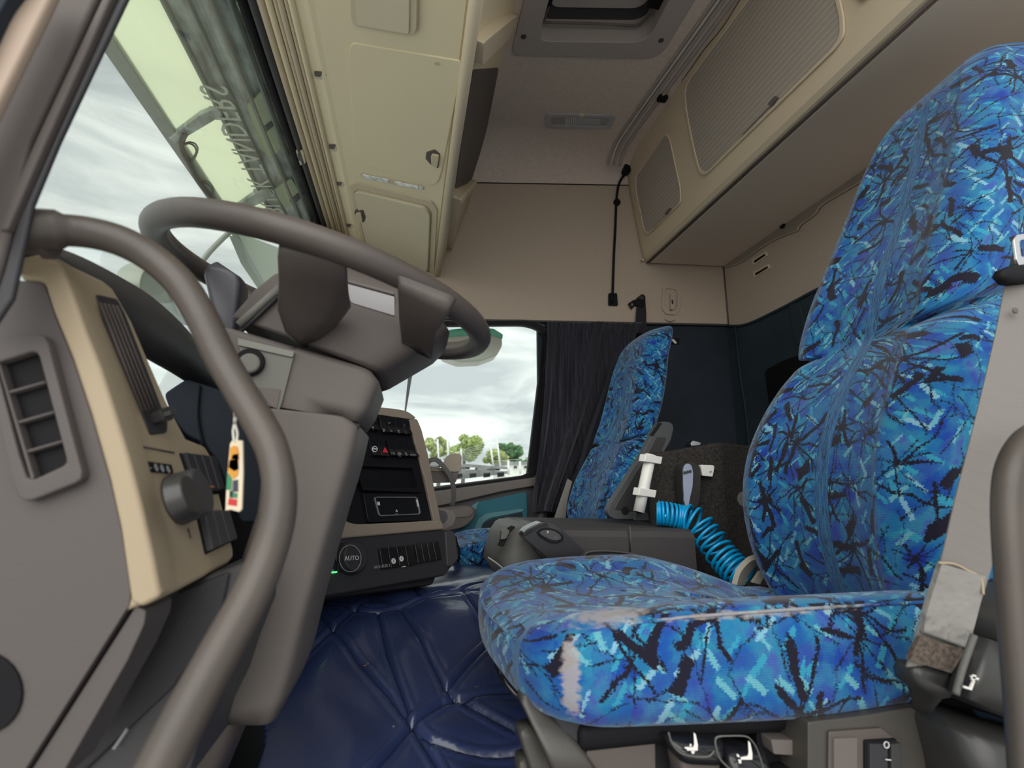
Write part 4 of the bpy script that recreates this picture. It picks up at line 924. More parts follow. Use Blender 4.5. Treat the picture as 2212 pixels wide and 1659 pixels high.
# keep the lean modest: same sight line, nearest to the upright through P0
upC = (Pt - P0).normalized()
CS = Pl(P0, dC.cross(upC))
stack = thing('centre_stack', 'black centre stack of rocker switches and display bay with beige frame', 'control panel', P0 + Vector((0, 0, -0.2)))
slab('body', CS, [(560, 880), (803, 884), (880, 900), (902, 940), (937, 1130), (942, 1150), (948, 1240), (940, 1262), (560, 1310)], darkp, stack, out=-0.006, inn=0.28, bevel=0.006)
slab('top_trim', CS, [(700, 874), (806, 881), (850, 885), (876, 890), (896, 905), (880, 907), (803, 896), (700, 892)], stacktrim, stack, out=0.008, inn=0.25, r=[3, 3, 8, 10, 6, 3, 3, 3], bevel=0.005)
slab('side_trim', CS, [(880, 905), (898, 906), (908, 930), (922, 985), (934, 1050), (950, 1130), (942, 1146), (934, 1130), (916, 1040)], stacktrim, stack, out=0.006, inn=0.24, r=5, bevel=0.006)
slab('panel', CS, [(690, 880), (803, 896), (880, 907), (903, 985), (934, 1128), (840, 1134), (752, 1138), (722, 1128), (690, 1090)], black, stack, out=0.0, inn=0.01, r=[0, 3, 6, 0, 4, 0, 12, 16, 0], bevel=0.002)
def syms(q, txt, size, par, m_=inkdim, fx=0.5, fy=0.82, off=0.012):
    a = Vector(q[0]).lerp(Vector(q[3]), fy); b = Vector(q[1]).lerp(Vector(q[2]), fy); c = a.lerp(b, fx)
    return word(txt, CS, c.x, c.y, (b - a).x, (b - a).y, size, m_, par, off=off)
def bank(tl, tr, br, bl, n, marks, lit=None, mt=blackgl, marks2=None):
    b = slab('switch_bank', CS, [tl, tr, br, bl], darkp, stack, out=0.003)
    for i, q in enumerate(quad_grid(tl, tr, br, bl, n, gap=0.10)):
        # a rocker: dished face, its lower lip stands proud
        P = CS.loop(q, 0.002); nn = Vector(CS.n); m0 = P[0].lerp(P[3], 0.55); m1 = P[1].lerp(P[2], 0.55)
        vs = [P[0] + nn * 0.010, P[1] + nn * 0.010, m1 + nn * 0.004, m0 + nn * 0.004, P[2] + nn * 0.011, P[3] + nn * 0.011] + [p - nn * 0.004 for p in (P[0], P[1], P[2], P[3])]
        fs = [[0, 1, 2, 3], [3, 2, 4, 5], [6, 7, 1, 0], [5, 4, 8, 9], [0, 3, 5, 9, 6], [1, 7, 8, 4, 2], [6, 9, 8, 7]]
        sw = mk('rocker_switch', vs, nrm_fix(vs, fs), mt, b, bevel=0.0008)
        if i < len(marks) and marks[i]: syms(q, marks[i], 0.013, sw)
        if marks2 and i < len(marks2) and marks2[i]: syms(q, marks2[i], 0.012, sw, fy=0.28, off=0.0115)
    return b
bank((768, 896), (810, 903), (818, 932), (776, 926), 2, ['', 'Y'], marks2=['', ''])
bank((814, 901), (880, 911), (887, 940), (823, 935), 4, ['#', '=', '%', '::'], marks2=['', '=', '', '::'])
b2 = bank((791, 949), (827, 952), (837, 988), (802, 985), 2, ['', ''])
frame('warning_ring', CS, [(803 + 6 * cos(a), 973 + 6.5 * sin(a)) for a in np.linspace(0, 2 * pi, 17)[:-1]], [(803.5 + 4.6 * cos(a), 973 + 5 * sin(a)) for a in np.linspace(0, 2 * pi, 17)[:-1]], ink, b2, out=0.0125, inn=-0.0105, bevel=0)
slab('ring_bar', CS, [(800, 971), (807, 971.5), (807, 974), (800, 973.5)], ink, b2, out=0.0125, inn=-0.0105, bevel=0)
frame('hazard_triangle', CS, [(825, 969), (832, 981), (820, 980)], [(825.4, 972.5), (829, 979), (822.4, 978.5)], redm, b2, out=0.0125, inn=-0.0105, bevel=0)
slab('hazard_fill', CS, [(825.3, 972), (829.5, 979.5), (822, 979)], redm, b2, out=0.0122, inn=-0.0105, bevel=0)
bank((831, 952), (889, 958), (902, 988), (843, 986), 4, ['=3', '@', '%', 'ooo'])
slab('red_lamp', CS, [(763, 957), (768, 957), (768, 960), (763, 960)], red_led, stack, out=0.004, bevel=0)
frame('display_frame', CS, [(756, 1000), (888, 1008), (906, 1067), (776, 1062)], [(764, 1010), (884, 1014), (895, 1057), (774, 1055)], black, stack, out=0.014, r=3, bevel=0.003)
slab('display', CS, [(762, 1009), (886, 1012), (897, 1058), (772, 1057)], mat('dark_display', (0.006, 0.006, 0.008), 0.3), stack, out=0.002, bevel=0)
tray = slab('radio_slot_unit', CS, [(778, 1069), (905, 1068), (924, 1122), (922, 1126), (792, 1130), (788, 1126)], blackgl, stack, out=0.012, r=3, bevel=0.003)
frame('slot_frame', CS, [(800, 1078), (806, 1076), (890, 1076), (894, 1079), (901, 1110), (898, 1114), (814, 1118), (810, 1115)], [(803, 1079), (806, 1078), (889, 1078), (892, 1080), (898, 1109), (896, 1112), (815, 1115.5), (812, 1113)], mat('slot_frame_grey', (0.16, 0.16, 0.17), 0.35), tray, out=0.015, inn=-0.010, r=2)
slab('slot_light', CS, [(807, 1087), (812, 1087), (813, 1094), (808, 1094)], ink, tray, out=0.014, bevel=0)
slab('slot_light', CS, [(891.5, 1082), (893.5, 1082), (897, 1097), (895, 1097)], ink, tray, out=0.0155, bevel=0)
word('^', CS, 857, 1106, 8, 0.2, 0.016, ink, tray, off=0.0145)
tube('eject_mark', [CS.at(854, 1110, 0.014), CS.at(860, 1110, 0.014)], 0.0006, inkdim, tray, ns=5, smoothpath=False)
kb = disc('volume_knob', CS.at(752, 1037, 0.0), CS.n, 0.019, 0.022, darkp, stack, r2=0.016, bevel=0.003)
disc('knob_face', CS.at(752, 1037, 0.022), CS.n, 0.012, 0.002, dark2, kb)
for i, (a, b) in enumerate(((744, 1070), (756, 1072), (731, 1089), (753, 1089), (733, 1104), (731, 1074))):
    bt = slab('button', CS, [(a - 7, b - 6), (a + 6, b - 5), (a + 7, b + 6), (a - 6, b + 5)], blackgl, stack, out=0.005, r=2)
    word(['<', '>', '', '=', '*', ''][i] or '-', CS, a, b, 6, 0.3, 0.011, inkdim if i != 2 else redm, bt, off=0.0056)
slab('red_lamp', CS, [(726, 1088), (732, 1088), (732, 1090), (726, 1090)], red_led, stack, out=0.0065, bevel=0)
# proud beige lip and the lower, darker tier
slab('lower_trim', CS, [(690, 1100), (716, 1120), (732, 1132), (752, 1138), (840, 1134), (934, 1128), (940, 1134), (943, 1148), (700, 1171), (660, 1176)], stacktrim, stack, out=0.030, inn=0.02, r=[0, 8, 8, 12, 0, 4, 4, 5, 0, 0], bevel=0.006)
CL = Pl(CS.p + CS.n * 0.024, CS.n)
low = slab('lower_tier', CS, [(560, 1184), (700, 1168), (940, 1147), (966, 1150), (974, 1215), (958, 1232), (948, 1246), (690, 1292), (560, 1300)], darkp, stack, out=0.024, inn=0.10, r=[0, 0, 0, 6, 10, 10, 4, 0, 0], bevel=0.005)
slab('corner_cap', CS, [(946, 1152), (962, 1150), (968, 1162), (974, 1212), (958, 1228), (950, 1226)], dark2, low, out=0.028, r=5, bevel=0.003)
dl = disc('climate_dial', CS.at(757, 1206, 0.024), CS.n, 0.036, 0.022, darkp, stack, r2=0.031, bevel=0.004, ns=36)
tube('dial_ring', [CS.at(757, 1206, 0.0475) + (dC * cos(a) + upC * sin(a)) * 0.027 for a in np.linspace(0, 2 * pi, 29)[:-1]], 0.0008, inkdim, dl, ns=6, closed=True, smoothpath=False)
c_ = CS.at(757, 1206, 0.050)
o_ = word('AUTO', CS, 760, 1206, 8, -0.4, 0.013, ink, dl, off=0.0475)
dl2 = disc('climate_dial', CS.at(676, 1226, 0.024), CS.n, 0.036, 0.020, darkp, stack, r2=0.031, bevel=0.004, ns=36)
for (a, b, tx) in ((701, 1190, '0'), (719, 1188, '|'), (699, 1212, '-'), (716, 1210, '@'), (702, 1232, '<'), (719, 1231, 'v')):
    bt = slab('button', CS, [(a - 8, b - 9), (a + 8, b - 10), (a + 8, b + 8), (a - 8, b + 9)], blackgl, stack, out=0.029, inn=-0.02, r=2)
    word(tx, CS, a, b, 6, -0.6, 0.012, ink if tx == '0' else inkdim, bt, off=0.0296)
slab('green_lamp', CS, [(697, 1240), (709, 1239), (709, 1242), (697, 1243)], green_led, stack, out=0.031, inn=-0.02, bevel=0)
def lbank(tl, tr, br, bl, n, marks):
    b = slab('switch_bank', CS, [tl, tr, br, bl], black, stack, out=0.026, inn=-0.02)
    for i, q in enumerate(quad_grid(tl, tr, br, bl, n, gap=0.08)):
        sw = slab('rocker_switch', CS, q, blackgl, b, out=0.031, inn=-0.024, bevel=0.0015)
        if i < len(marks) and marks[i]: syms(q, marks[i], 0.009, sw, off=0.0316)
    return b
lb = lbank((800, 1190), (874, 1182), (881, 1224), (807, 1234), 4, ['AUX', 'AUX 1', '', ''])
for i, (a, b) in enumerate(((850, 1212), (867, 1207))):
    dd = disc('round_sticker', CS.at(a, b, 0.0312), CS.n, 0.0063, 0.0006, ink, lb, bevel=0, ns=18)
    word('21'[i], CS, a, b, 6, -0.5, 0.009, black, dd, off=0.0322)
slab('switch_lamp', CS, [(852, 1228), (857, 1227.5), (857, 1229), (852, 1229.5)], ink, lb, out=0.032, inn=-0.02, bevel=0)
lbank((877, 1180), (929, 1174), (937, 1212), (884, 1222), 4, [])
# beige tray arm beyond the stack with an elastic strap
tr = thing('dashboard_tray', 'beige topped tray end with looped grey strap beside the centre stack', 'tray', aY(960, 1045, 1.62))
TR = PY(1.56)
slab('tray_top', TR, [(925, 1008), (958, 1012), (966, 985), (974, 980), (992, 981), (996, 986), (994, 1018), (984, 1020), (925, 1018)], stacktrim, tr, out=0.02, inn=0.10, r=[0, 4, 6, 4, 4, 4, 4, 0, 0], bevel=0.004)
slab('tray_body', TR, [(925, 1018), (990, 1018), (984, 1042), (925, 1044)], taupe, tr, out=0.016, inn=0.10, r=3, bevel=0.004)
sp = [(928, 1060), (918, 1040), (916, 1020), (926, 998), (934, 993), (944, 994), (958, 1008), (972, 1028), (979, 1050), (980, 1075), (976, 1092)]
def band(name, P, y0, y1, w, m_, par):
    n = len(P); A = []; B = []
    for i, (a, b) in enumerate(P):
        y = y0 + (y1 - y0) * i / (n - 1); p = Vector(P[max(0, i - 1)]); q = Vector(P[min(n - 1, i + 1)]); d = (q - p).normalized(); nn = Vector((-d.y, d.x)) * w / 2
        A.append(aY(a + nn.x, b + nn.y, y)); B.append(aY(a - nn.x, b - nn.y, y + 0.012))
    return strip(name, A, B, m_, par, th=0.0012)
strapm = mat('grey_strap_webbing', (0.10, 0.098, 0.098), 0.6)
band('strap', sp, 1.50, 1.52, 9, strapm, tr)
band('strap', [(926, 1062), (930, 1085), (934, 1105), (940, 1132)], 1.49, 1.50, 14, strapm, tr)
slab('strap_buckle', PY(1.485), [(918, 1052), (936, 1052), (940, 1066), (922, 1070)], dark2, tr, out=0.006, r=3)
slab('bracket', PY(1.47), [(938, 1092), (950, 1098), (980, 1104), (984, 1118), (978, 1134), (950, 1146), (932, 1153), (946, 1140), (960, 1124), (956, 1112)], taupe2, tr, out=0.012, inn=0.03, r=5, bevel=0.004)
disc('bracket_boss', PY(1.466).at(952, 1116), (0.2, -1, 0), 0.017, 0.012, dark2, tr)
box('strap_clip', PY(1.452).at(941, 1118), (0.010, 0.006, 0.032), strapm, tr, bevel=0.002)

# ------------------------------------------------------------------ quilted floor and tunnel cover
leather = mat('navy_quilted_leather', (0.022, 0.034, 0.098), 0.30, coat=0.35, spec=0.5, nscale=70, nstr=0.35, var=0.10, vscale=12, bdist=0.002)
dirtm = mat('leather_dust', (0.2, 0.15, 0.14), 0.9)
def leather_h(x, y):
    ye = 1.30 + 0.03 * np.sin(x * 9)
    k = 0.45
    z = np.where(y > ye, -0.27 - 0.0 * y, -0.27 - (ye - y) * k)
    # soft shoulder
    s = np.exp(-((y - ye) / 0.05) ** 2) * 0.012
    return z - s
def leather_pt(px, py):
    r = ray(px, py); best = None
    for t in np.linspace(0.5, 2.6, 1200):
        p = r / r[1] * t
        if p[2] <= leather_h(p[0], p[1]): best = p; break
    return best if best is not None else r / r[1] * 2.3
SEAMS = [[(640, 1318), (690, 1318), (745, 1320), (780, 1336), (820, 1334), (862, 1317), (950, 1291), (1080, 1290)], [(640, 1300), (719, 1369), (800, 1465), (888, 1580), (939, 1660), (960, 1700)], [(790, 1312), (749, 1341), (719, 1369), (651, 1434), (590, 1494), (500, 1585)],
         [(1120, 1345), (1072, 1383), (1010, 1450), (961, 1504)], [(1000, 1288), (1020, 1310), (1072, 1383), (1110, 1440)], [(863, 1318), (905, 1390), (964, 1504)], [(888, 1580), (955, 1530), (1040, 1515), (1122, 1500)],
         [(888, 1580), (850, 1625), (800, 1690)], [(888, 1580), (930, 1615), (986, 1633), (1119, 1640), (1200, 1636)], [(817, 1340), (838, 1430), (882, 1551)], [(975, 1515), (1050, 1555), (1110, 1590)], [(870, 1252), (905, 1296)], [(1060, 1262), (1000, 1286)]]
def leather_mesh():
    nx, ny = 460, 520
    xs = np.linspace(-0.62, 0.80, nx); ys = np.linspace(0.66, 2.38, ny)
    X, Y = np.meshgrid(xs, ys); Z = leather_h(X, Y)
    puff = np.ones_like(X) * 9.0
    cre = np.zeros_like(X)
    for s in SEAMS:
        p3 = [leather_pt(*q) for q in s]
        for a, b in zip(p3[:-1], p3[1:]):
            ax, ay = a[0], a[1]; dx, dy = b[0] - ax, b[1] - ay; L2 = dx * dx + dy * dy + 1e-9
            t = np.clip(((X - ax) * dx + (Y - ay) * dy) / L2, 0, 1)
            d = np.hypot(X - ax - t * dx, Y - ay - t * dy); puff = np.minimum(puff, d)
    Z += 0.009 * (1 - np.exp(-(puff / 0.020) ** 1.5)) - 0.0075 * np.exp(-(puff / 0.0035) ** 2) + 0.0050 * np.exp(-((puff - 0.010) / 0.0035) ** 2)
    Z += 0.004 * np.sin(X * 17 + Y * 6) * np.sin(Y * 13 - X * 5) + 0.0025 * np.sin(X * 41 + 2 * np.sin(Y * 19))
    # pedal well drops away at the near front corner
    vs = [Vector((X[j, i], Y[j, i], Z[j, i])) for j in range(ny) for i in range(nx)]
    hole = leather_pt(462, 1690); fs = []
    for j in range(ny - 1):
        for i in range(nx - 1):
            x, y = xs[i], ys[j]
            if ((x - hole[0]) / 0.060) ** 2 + ((y - hole[1]) / 0.10) ** 2 < 1: continue
            a = j * nx + i; fs.append([a, a + 1, a + nx + 1, a + nx])
    return mk('floor_cover', vs, fs, leather, smooth=True, label='navy blue quilted leather cover over the floor and engine tunnel', cat='floor cover')
fc = leather_mesh()
fc.modifiers.new('s', 'SOLIDIFY').thickness = -0.006
for i, (a, b, w_) in enumerate(((600, 1598, 6), (794, 1448, 3), (788, 1452, 3), (738, 1645, 4), (888, 1562, 3), (658, 1655, 3), (777, 1650, 3), (850, 1585, 4))):
    p = Vector(leather_pt(a, b)) + Vector((0, 0, 0.012))
    props(box('dry_leaf_crumb', p, (0.004 * w_ / 3, 0.0025 * w_ / 3, 0.0015), mat('crumb_brown', (0.30, 0.14, 0.07), 0.8) if i != 7 else dirtm, rot=Matrix.Rotation(0.7 + i, 3, 'Z'), bevel=0), ['reddish dry leaf crumb on the navy leather near the steering column foot', 'brown crumb lying in the diagonal leather seam', 'second brown crumb in the diagonal leather seam', 'tan crumb on the navy leather at the bottom of the picture', 'orange crumb beside the point where the leather seams meet', 'pale crumb on the navy leather left of the tan ones', 'pale crumb right of the tan one on navy leather', 'grey fleck of dirt left of the meeting leather seams'][i], 'crumb')

# ------------------------------------------------------------------ console, bunk, carpeted box and what stands on them
cons = thing('centre_console', 'long dark grained console with rounded grey nose between the seats', 'console', aY(1300, 1240, 1.4))
def sec_con(x, ztop, zbot, y0, y1, r=0.02):
    return [Vector((x, y0, zbot)), Vector((x, y0, ztop - r)), Vector((x, y0 + r * .3, ztop - r * .3)), Vector((x, y0 + r, ztop)), Vector((x, y1 - r, ztop)), Vector((x, y1 - r * .3, ztop - r * .3)), Vector((x, y1, ztop - r)), Vector((x, y1, zbot))]
xa = aY(1064, 1200, 1.22).x; zt = aY(1300, 1137, 1.22).z
loft('body', [sec_con(xa + 0.10, zt, -0.34, 1.22, 1.64), sec_con(0.60, zt - 0.008, -0.34, 1.22, 1.64), sec_con(aY(1500, 1150, 1.22).x, zt - 0.012, -0.34, 1.22, 1.64)], console_m, cons, smooth=False)
NP = PY(1.20)
px_loft('nose', [((1070, 1238), (1190, 1262), 1.19), ((1054, 1212), (1190, 1240), 1.19), ((1058, 1190), (1190, 1210), 1.19), ((1070, 1150), (1185, 1160), 1.195), ((1082, 1132), (1180, 1140), 1.2), ((1092, 1127), (1160, 1130), 1.22), ((1110, 1126), (1140, 1127), 1.26)], 1.19, 0.30, console_l, cons, n=5)
tube('nose_seam', [NP.at(1054, 1204, 0.012), NP.at(1072, 1216, 0.014), NP.at(1094, 1234, 0.014)], 0.0016, mat('pale_seam', (0.35, 0.35, 0.32), 0.5), cons)
slab('nose_slot', NP, [(1086, 1146), (1104, 1134), (1112, 1138), (1098, 1152), (1086, 1180), (1074, 1178)], black, cons, out=0.012, inn=-0.002, r=3)
slab('nose_catch', NP, [(1080, 1144), (1092, 1140), (1098, 1146), (1090, 1162), (1078, 1164)], console_l, cons, out=0.020, inn=-0.004, r=3, bevel=0.004)
tube('side_seam', [PY(1.2185).at(1358, 1136), PY(1.2185).at(1361, 1200)], 0.0016, darkp, cons, smoothpath=False)
tube('side_seam', [PY(1.2185).at(1361, 1136), PY(1.2185).at(1364, 1200)], 0.0010, console_l, cons, smoothpath=False)
prism('tray_edge', [Vector((aY(1110, 1130, 1.55).x, 1.55, zt - 0.01)), Vector((0.95, 1.55, zt - 0.01)), Vector((0.95, 1.55, aY(1300, 1124, 1.55).z)), Vector((aY(1110, 1130, 1.55).x, 1.55, aY(1300, 1124, 1.55).z))], (0, 0.02, 0), black, cons, bevel=0.003)
slab('handle_recess', PY(1.217), [(1262, 1192), (1290, 1188), (1340, 1190), (1400, 1200), (1424, 1212), (1424, 1230), (1262, 1230)], seatdark, cons, out=0.003, r=[6, 10, 10, 14, 8, 0, 0], bevel=0.003)
tube('handle_rim', [PY(1.212).at(a, b) for a, b in [(1262, 1204), (1268, 1194), (1300, 1190), (1350, 1194), (1400, 1204), (1422, 1214)]], 0.003, dark2, cons)
gs = thing('gear_selector', 'glossy black slanted gear selector with plus minus button', 'gear lever', aY(1240, 1240, 1.12))
GS = PY(1.12)
slab('handle', GS, [(1131, 1152), (1138, 1142), (1168, 1128), (1184, 1128), (1206, 1136), (1262, 1190), (1248, 1206), (1236, 1225), (1190, 1215), (1176, 1200), (1140, 1170), (1131, 1162)], mat('gloss_grip', (0.022, 0.021, 0.022), 0.28, coat=0.4), gs, out=0.0, inn=0.05, r=[6, 8, 12, 8, 12, 3, 3, 3, 10, 6, 6, 6], bevel=0.010, bseg=4)
slab('grip_top', GS, [(1133, 1150), (1140, 1143), (1168, 1130), (1182, 1129), (1182, 1134), (1164, 1140), (1142, 1152), (1134, 1158)], blackgl, gs, out=0.003, inn=0.02, r=4, bevel=0.003)
frame('button_rim', GS, [(1158, 1150), (1166, 1142), (1180, 1139), (1200, 1144), (1216, 1156), (1216, 1168), (1202, 1174), (1186, 1172), (1166, 1160)], [(1163, 1151), (1168, 1146), (1181, 1143), (1198, 1147), (1211, 1157), (1211, 1166), (1201, 1170), (1188, 1168), (1170, 1158)], black, gs, out=0.004, r=4)
slab('rocker_button', GS, [(1163, 1151), (1168, 1146), (1181, 1143), (1198, 1147), (1211, 1157), (1211, 1165), (1201, 1168), (1188, 1166), (1170, 1157)], dark2, gs, out=0.006, r=4, bevel=0.002)
word('+', GS, 1183, 1150, 6, 2, 0.012, ink, gs, off=0.0065); word('-', GS, 1200, 1160, 6, 2, 0.012, inkdim, gs, off=0.0065)
slab('trigger', GS, [(1158, 1186), (1164, 1184), (1200, 1210), (1192, 1220), (1160, 1192)], seatdark, gs, out=-0.006, inn=0.04, r=3, bevel=0.004)
# carpeted box
CB = PY(1.36)
cb = thing('carpeted_box', 'charcoal carpet covered box standing behind the console', 'box', aY(1500, 1230, 1.45))
A0 = CB.at(1408, 985); A1 = CB.at(1546, 952); B1 = aY(1640, 966, 1.27)
bx = [Vector((A0.x, 1.40, 0)), Vector((A1.x, 1.34, 0)), Vector((1.14, 1.44, 0)), Vector((1.05, 1.66, 0)), Vector((A0.x + .18, 1.66, 0))]
zt_ = [A0.z + 0.006, aY(1546, 952, 1.34).z, aY(1546, 952, 1.34).z - 0.01, A0.z + 0.04, A0.z + 0.03]
vs = [Vector((p.x, p.y, -0.30)) for p in bx] + [Vector((p.x, p.y, z)) for p, z in zip(bx, zt_)]
n_ = 5
fs = [list(range(5))[::-1], [5, 6, 7, 8, 9]] + [[i, (i + 1) % 5, 5 + (i + 1) % 5, 5 + i] for i in range(5)]
mk('carpet_shell', vs, nrm_fix(vs, fs), carpet, cb, bevel=0.012)
CF = Pl(A0 + Vector((0, 0.04, 0)), Vector((bx[1].y - bx[0].y, -(bx[1].x - bx[0].x), 0)))
props(slab('chrome_catch', PY(1.62), [(1489, 958), (1494, 952), (1512, 957), (1508, 962), (1490, 964)], chrome, out=0.01, inn=0.03, r=2), 'small shiny metal catch on top of the carpeted box', 'catch')
# white pipe in two clips
pp = thing('white_pipe_holder', 'white plastic pipe in two hexagonal clips on the carpeted box', 'pipe', CF.at(1390, 1100))
pa = aY(1404, 990, 1.33); pb = aY(1380, 1106, 1.33); pdir = (pa - pb).normalized()
tube('pipe', [pb, pb.lerp(pa, 0.5), pa + pdir * 0.01], 0.0155, white_p, pp, ns=20, smoothpath=False)
for (a, b) in ((1403, 992), (1390, 1064)):
    c = aY(a, b, 1.325)
    w_ = Vector((1, 0.2, -0.12)).normalized(); u_ = pdir
    v_ = w_.cross(u_).normalized()
    L_ = [c + w_ * x + v_ * y for x, y in [(-0.030, -0.006), (-0.014, -0.024), (0.018, -0.026), (0.030, -0.012), (0.030, 0.016), (-0.026, 0.016)]]
    prism('hex_clip', [p - u_ * 0.010 for p in L_], u_ * 0.021, white_p, pp, bevel=0.002)
tube('pipe_end', [pb - pdir * 0.002, pb + pdir * 0.001], 0.0125, black, pp, smoothpath=False)
rc = thing('remote_control', 'black rubber cased remote with blue-grey face hung on the carpeted box', 'remote control', CF.at(1490, 1105))
RC = PY(1.325)
slab('rubber_case', RC, [(1472, 1012), (1476, 1002), (1486, 998), (1500, 999), (1511, 1008), (1513, 1040), (1511, 1080), (1505, 1098), (1492, 1102), (1478, 1098), (1474, 1070), (1472, 1040)], seatdark, rc, out=0.006, inn=0.035, r=8, bevel=0.008, bseg=4)
slab('face_plate', RC, [(1473, 1014), (1477, 1004), (1484, 1001), (1491, 1006), (1494, 1022), (1493, 1050), (1488, 1072), (1484, 1092), (1478, 1096), (1475, 1078), (1473, 1048)], mat('blue_grey_face', (0.30, 0.34, 0.46), 0.4), rc, out=0.009, inn=0, r=5, bevel=0.001)
for i in range(3):
    disc('button', RC.at(1478 + 6 * i, 1021 - 1.5 * i, 0.009), (0, -1, 0), 0.0042, 0.004, dark2, rc, ns=12)
for b in (1012, 1036, 1058, 1078):
    tube('case_rib', [RC.at(1497, b, 0.006), RC.at(1512, b + 2, -0.004)], 0.0016, darkp, rc, ns=6, smoothpath=False)
tg = thing('white_bracket', 'small bent white bracket with a rivet on the carpeted box', 'bracket', RC.at(1527, 1030))
slab('plate', PY(1.335), [(1512, 1004), (1540, 1005), (1542, 1010), (1538, 1030), (1516, 1028), (1514, 1018)], white_p, tg, out=0.004, inn=0.01, r=2)
disc('rivet', PY(1.331).at(1534, 1018), (0, -1, 0), 0.0035, 0.003, chrome, tg, ns=12)
# leaning handheld in a rubber sleeve
tb = thing('leaning_tablet', 'thick black rubber edged tablet leaning against the white pipe', 'tablet', aY(1345, 1120, 1.42))
TB = PY(1.42)
slab('body', TB, [(1312, 1106), (1318, 1088), (1390, 976), (1418, 918), (1428, 910), (1450, 912), (1456, 922), (1450, 950), (1430, 985), (1384, 1078), (1372, 1122), (1330, 1122), (1316, 1116)], mat('rubber_grey', (0.05, 0.052, 0.055), 0.5), tb, out=0.0, inn=0.03, r=8, bevel=0.006, bseg=3)
slab('back_panel', TB, [(1326, 1100), (1330, 1090), (1402, 972), (1416, 944), (1440, 945), (1428, 975), (1380, 1066), (1368, 1106)], seatdark, tb, out=0.002, r=5, bevel=0.002)
slab('port_cover', TB, [(1404, 940), (1422, 914), (1430, 914), (1410, 942)], black, tb, out=0.003, r=2)
disc('round_socket', TB.at(1350, 1103, 0.001), (0, -1, 0), 0.0115, 0.002, black, tb, ns=20)
slab('stand_foot', PY(1.36), [(1368, 1124), (1376, 1098), (1398, 1108), (1402, 1124)], seatdark, tb, out=0.004, r=3)
# coiled hose
hose = []
ctr = [(1420, 1108, 1.30), (1440, 1110, 1.29), (1468, 1116, 1.28), (1484, 1120, 1.27), (1504, 1128, 1.25), (1522, 1150, 1.23), (1540, 1172, 1.21), (1556, 1196, 1.19), (1574, 1216, 1.17), (1592, 1234, 1.15), (1612, 1250, 1.13)]
cc = cat_rom([aY(a, b, y) for a, b, y in ctr], 40)
turns = 21; N_ = len(cc); 
# spacing: tight at the start, open in the middle, tighter again at the foot
ph = 0.0; prev = None
for i, p in enumerate(cc):
    f = i / (N_ - 1)
    dens = 1.75 if f < 0.30 else (0.75 if f < 0.72 else 1.1)
    ph += 2 * pi * turns * dens / N_ / 1.12
    t = (cc[min(i + 1, N_ - 1)] - cc[max(i - 1, 0)]).normalized()
    u_ = Vector((0, 0, 1)); u_ = (u_ - t * u_.dot(t)).normalized(); w_ = t.cross(u_)
    R_ = 0.029 if f < 0.3 else 0.036
    hose.append(p + (u_ * cos(ph) + w_ * sin(ph)) * R_)
dense = cat_rom(hose, 2)
props(tube('coiled_air_hose', dense, 0.0039, coilm, smoothpath=False, ns=10), 'bright blue coiled air hose hanging over the dark console', 'hose')
props(tube('hose_fitting', [aY(1434, 1124, 1.31), aY(1441, 1106, 1.31)], 0.005, chrome, smoothpath=False), 'small metal fitting inside the blue coiled hose', 'fitting')
# bunk behind
bn = thing('bunk', 'dark bunk mattress along the rear wall', 'bunk', (1.45, 1.4, -0.55))
box('mattress', (1.45, 1.35, -0.06), (0.48, 2.05, 0.14), darkp, bn, bevel=0.03)
box('base', (1.45, 1.35, -0.36), (0.48, 2.05, 0.44), black, bn, bevel=0.005)
# belt retractor arm seen between cushion and backrest
ra = thing('seat_tilt_arm', 'curved beige-grey armrest pivot tucked between the cushion and the backrest', 'armrest', aY(1620, 1255, 1.10))
strip('arm_cover', [aY(a, b, 1.08) for a, b in [(1586, 1262), (1596, 1232), (1618, 1208), (1640, 1202)]], [aY(a, b, 1.10) for a, b in [(1604, 1262), (1612, 1240), (1628, 1220), (1644, 1214)]], mat('beige_grey_plastic', (0.36, 0.33, 0.27), 0.5), ra, th=0.006)
slab('arm_tip', PY(1.08), [(1622, 1258), (1640, 1232), (1652, 1238), (1640, 1262)], mat('beige_grey_plastic', (0.36, 0.33, 0.27), 0.5), ra, out=0.004, r=3)
disc('backrest_knob', aY(1618, 1078, 1.12), (-1, -0.3, 0), 0.018, 0.02, console_l, ra)

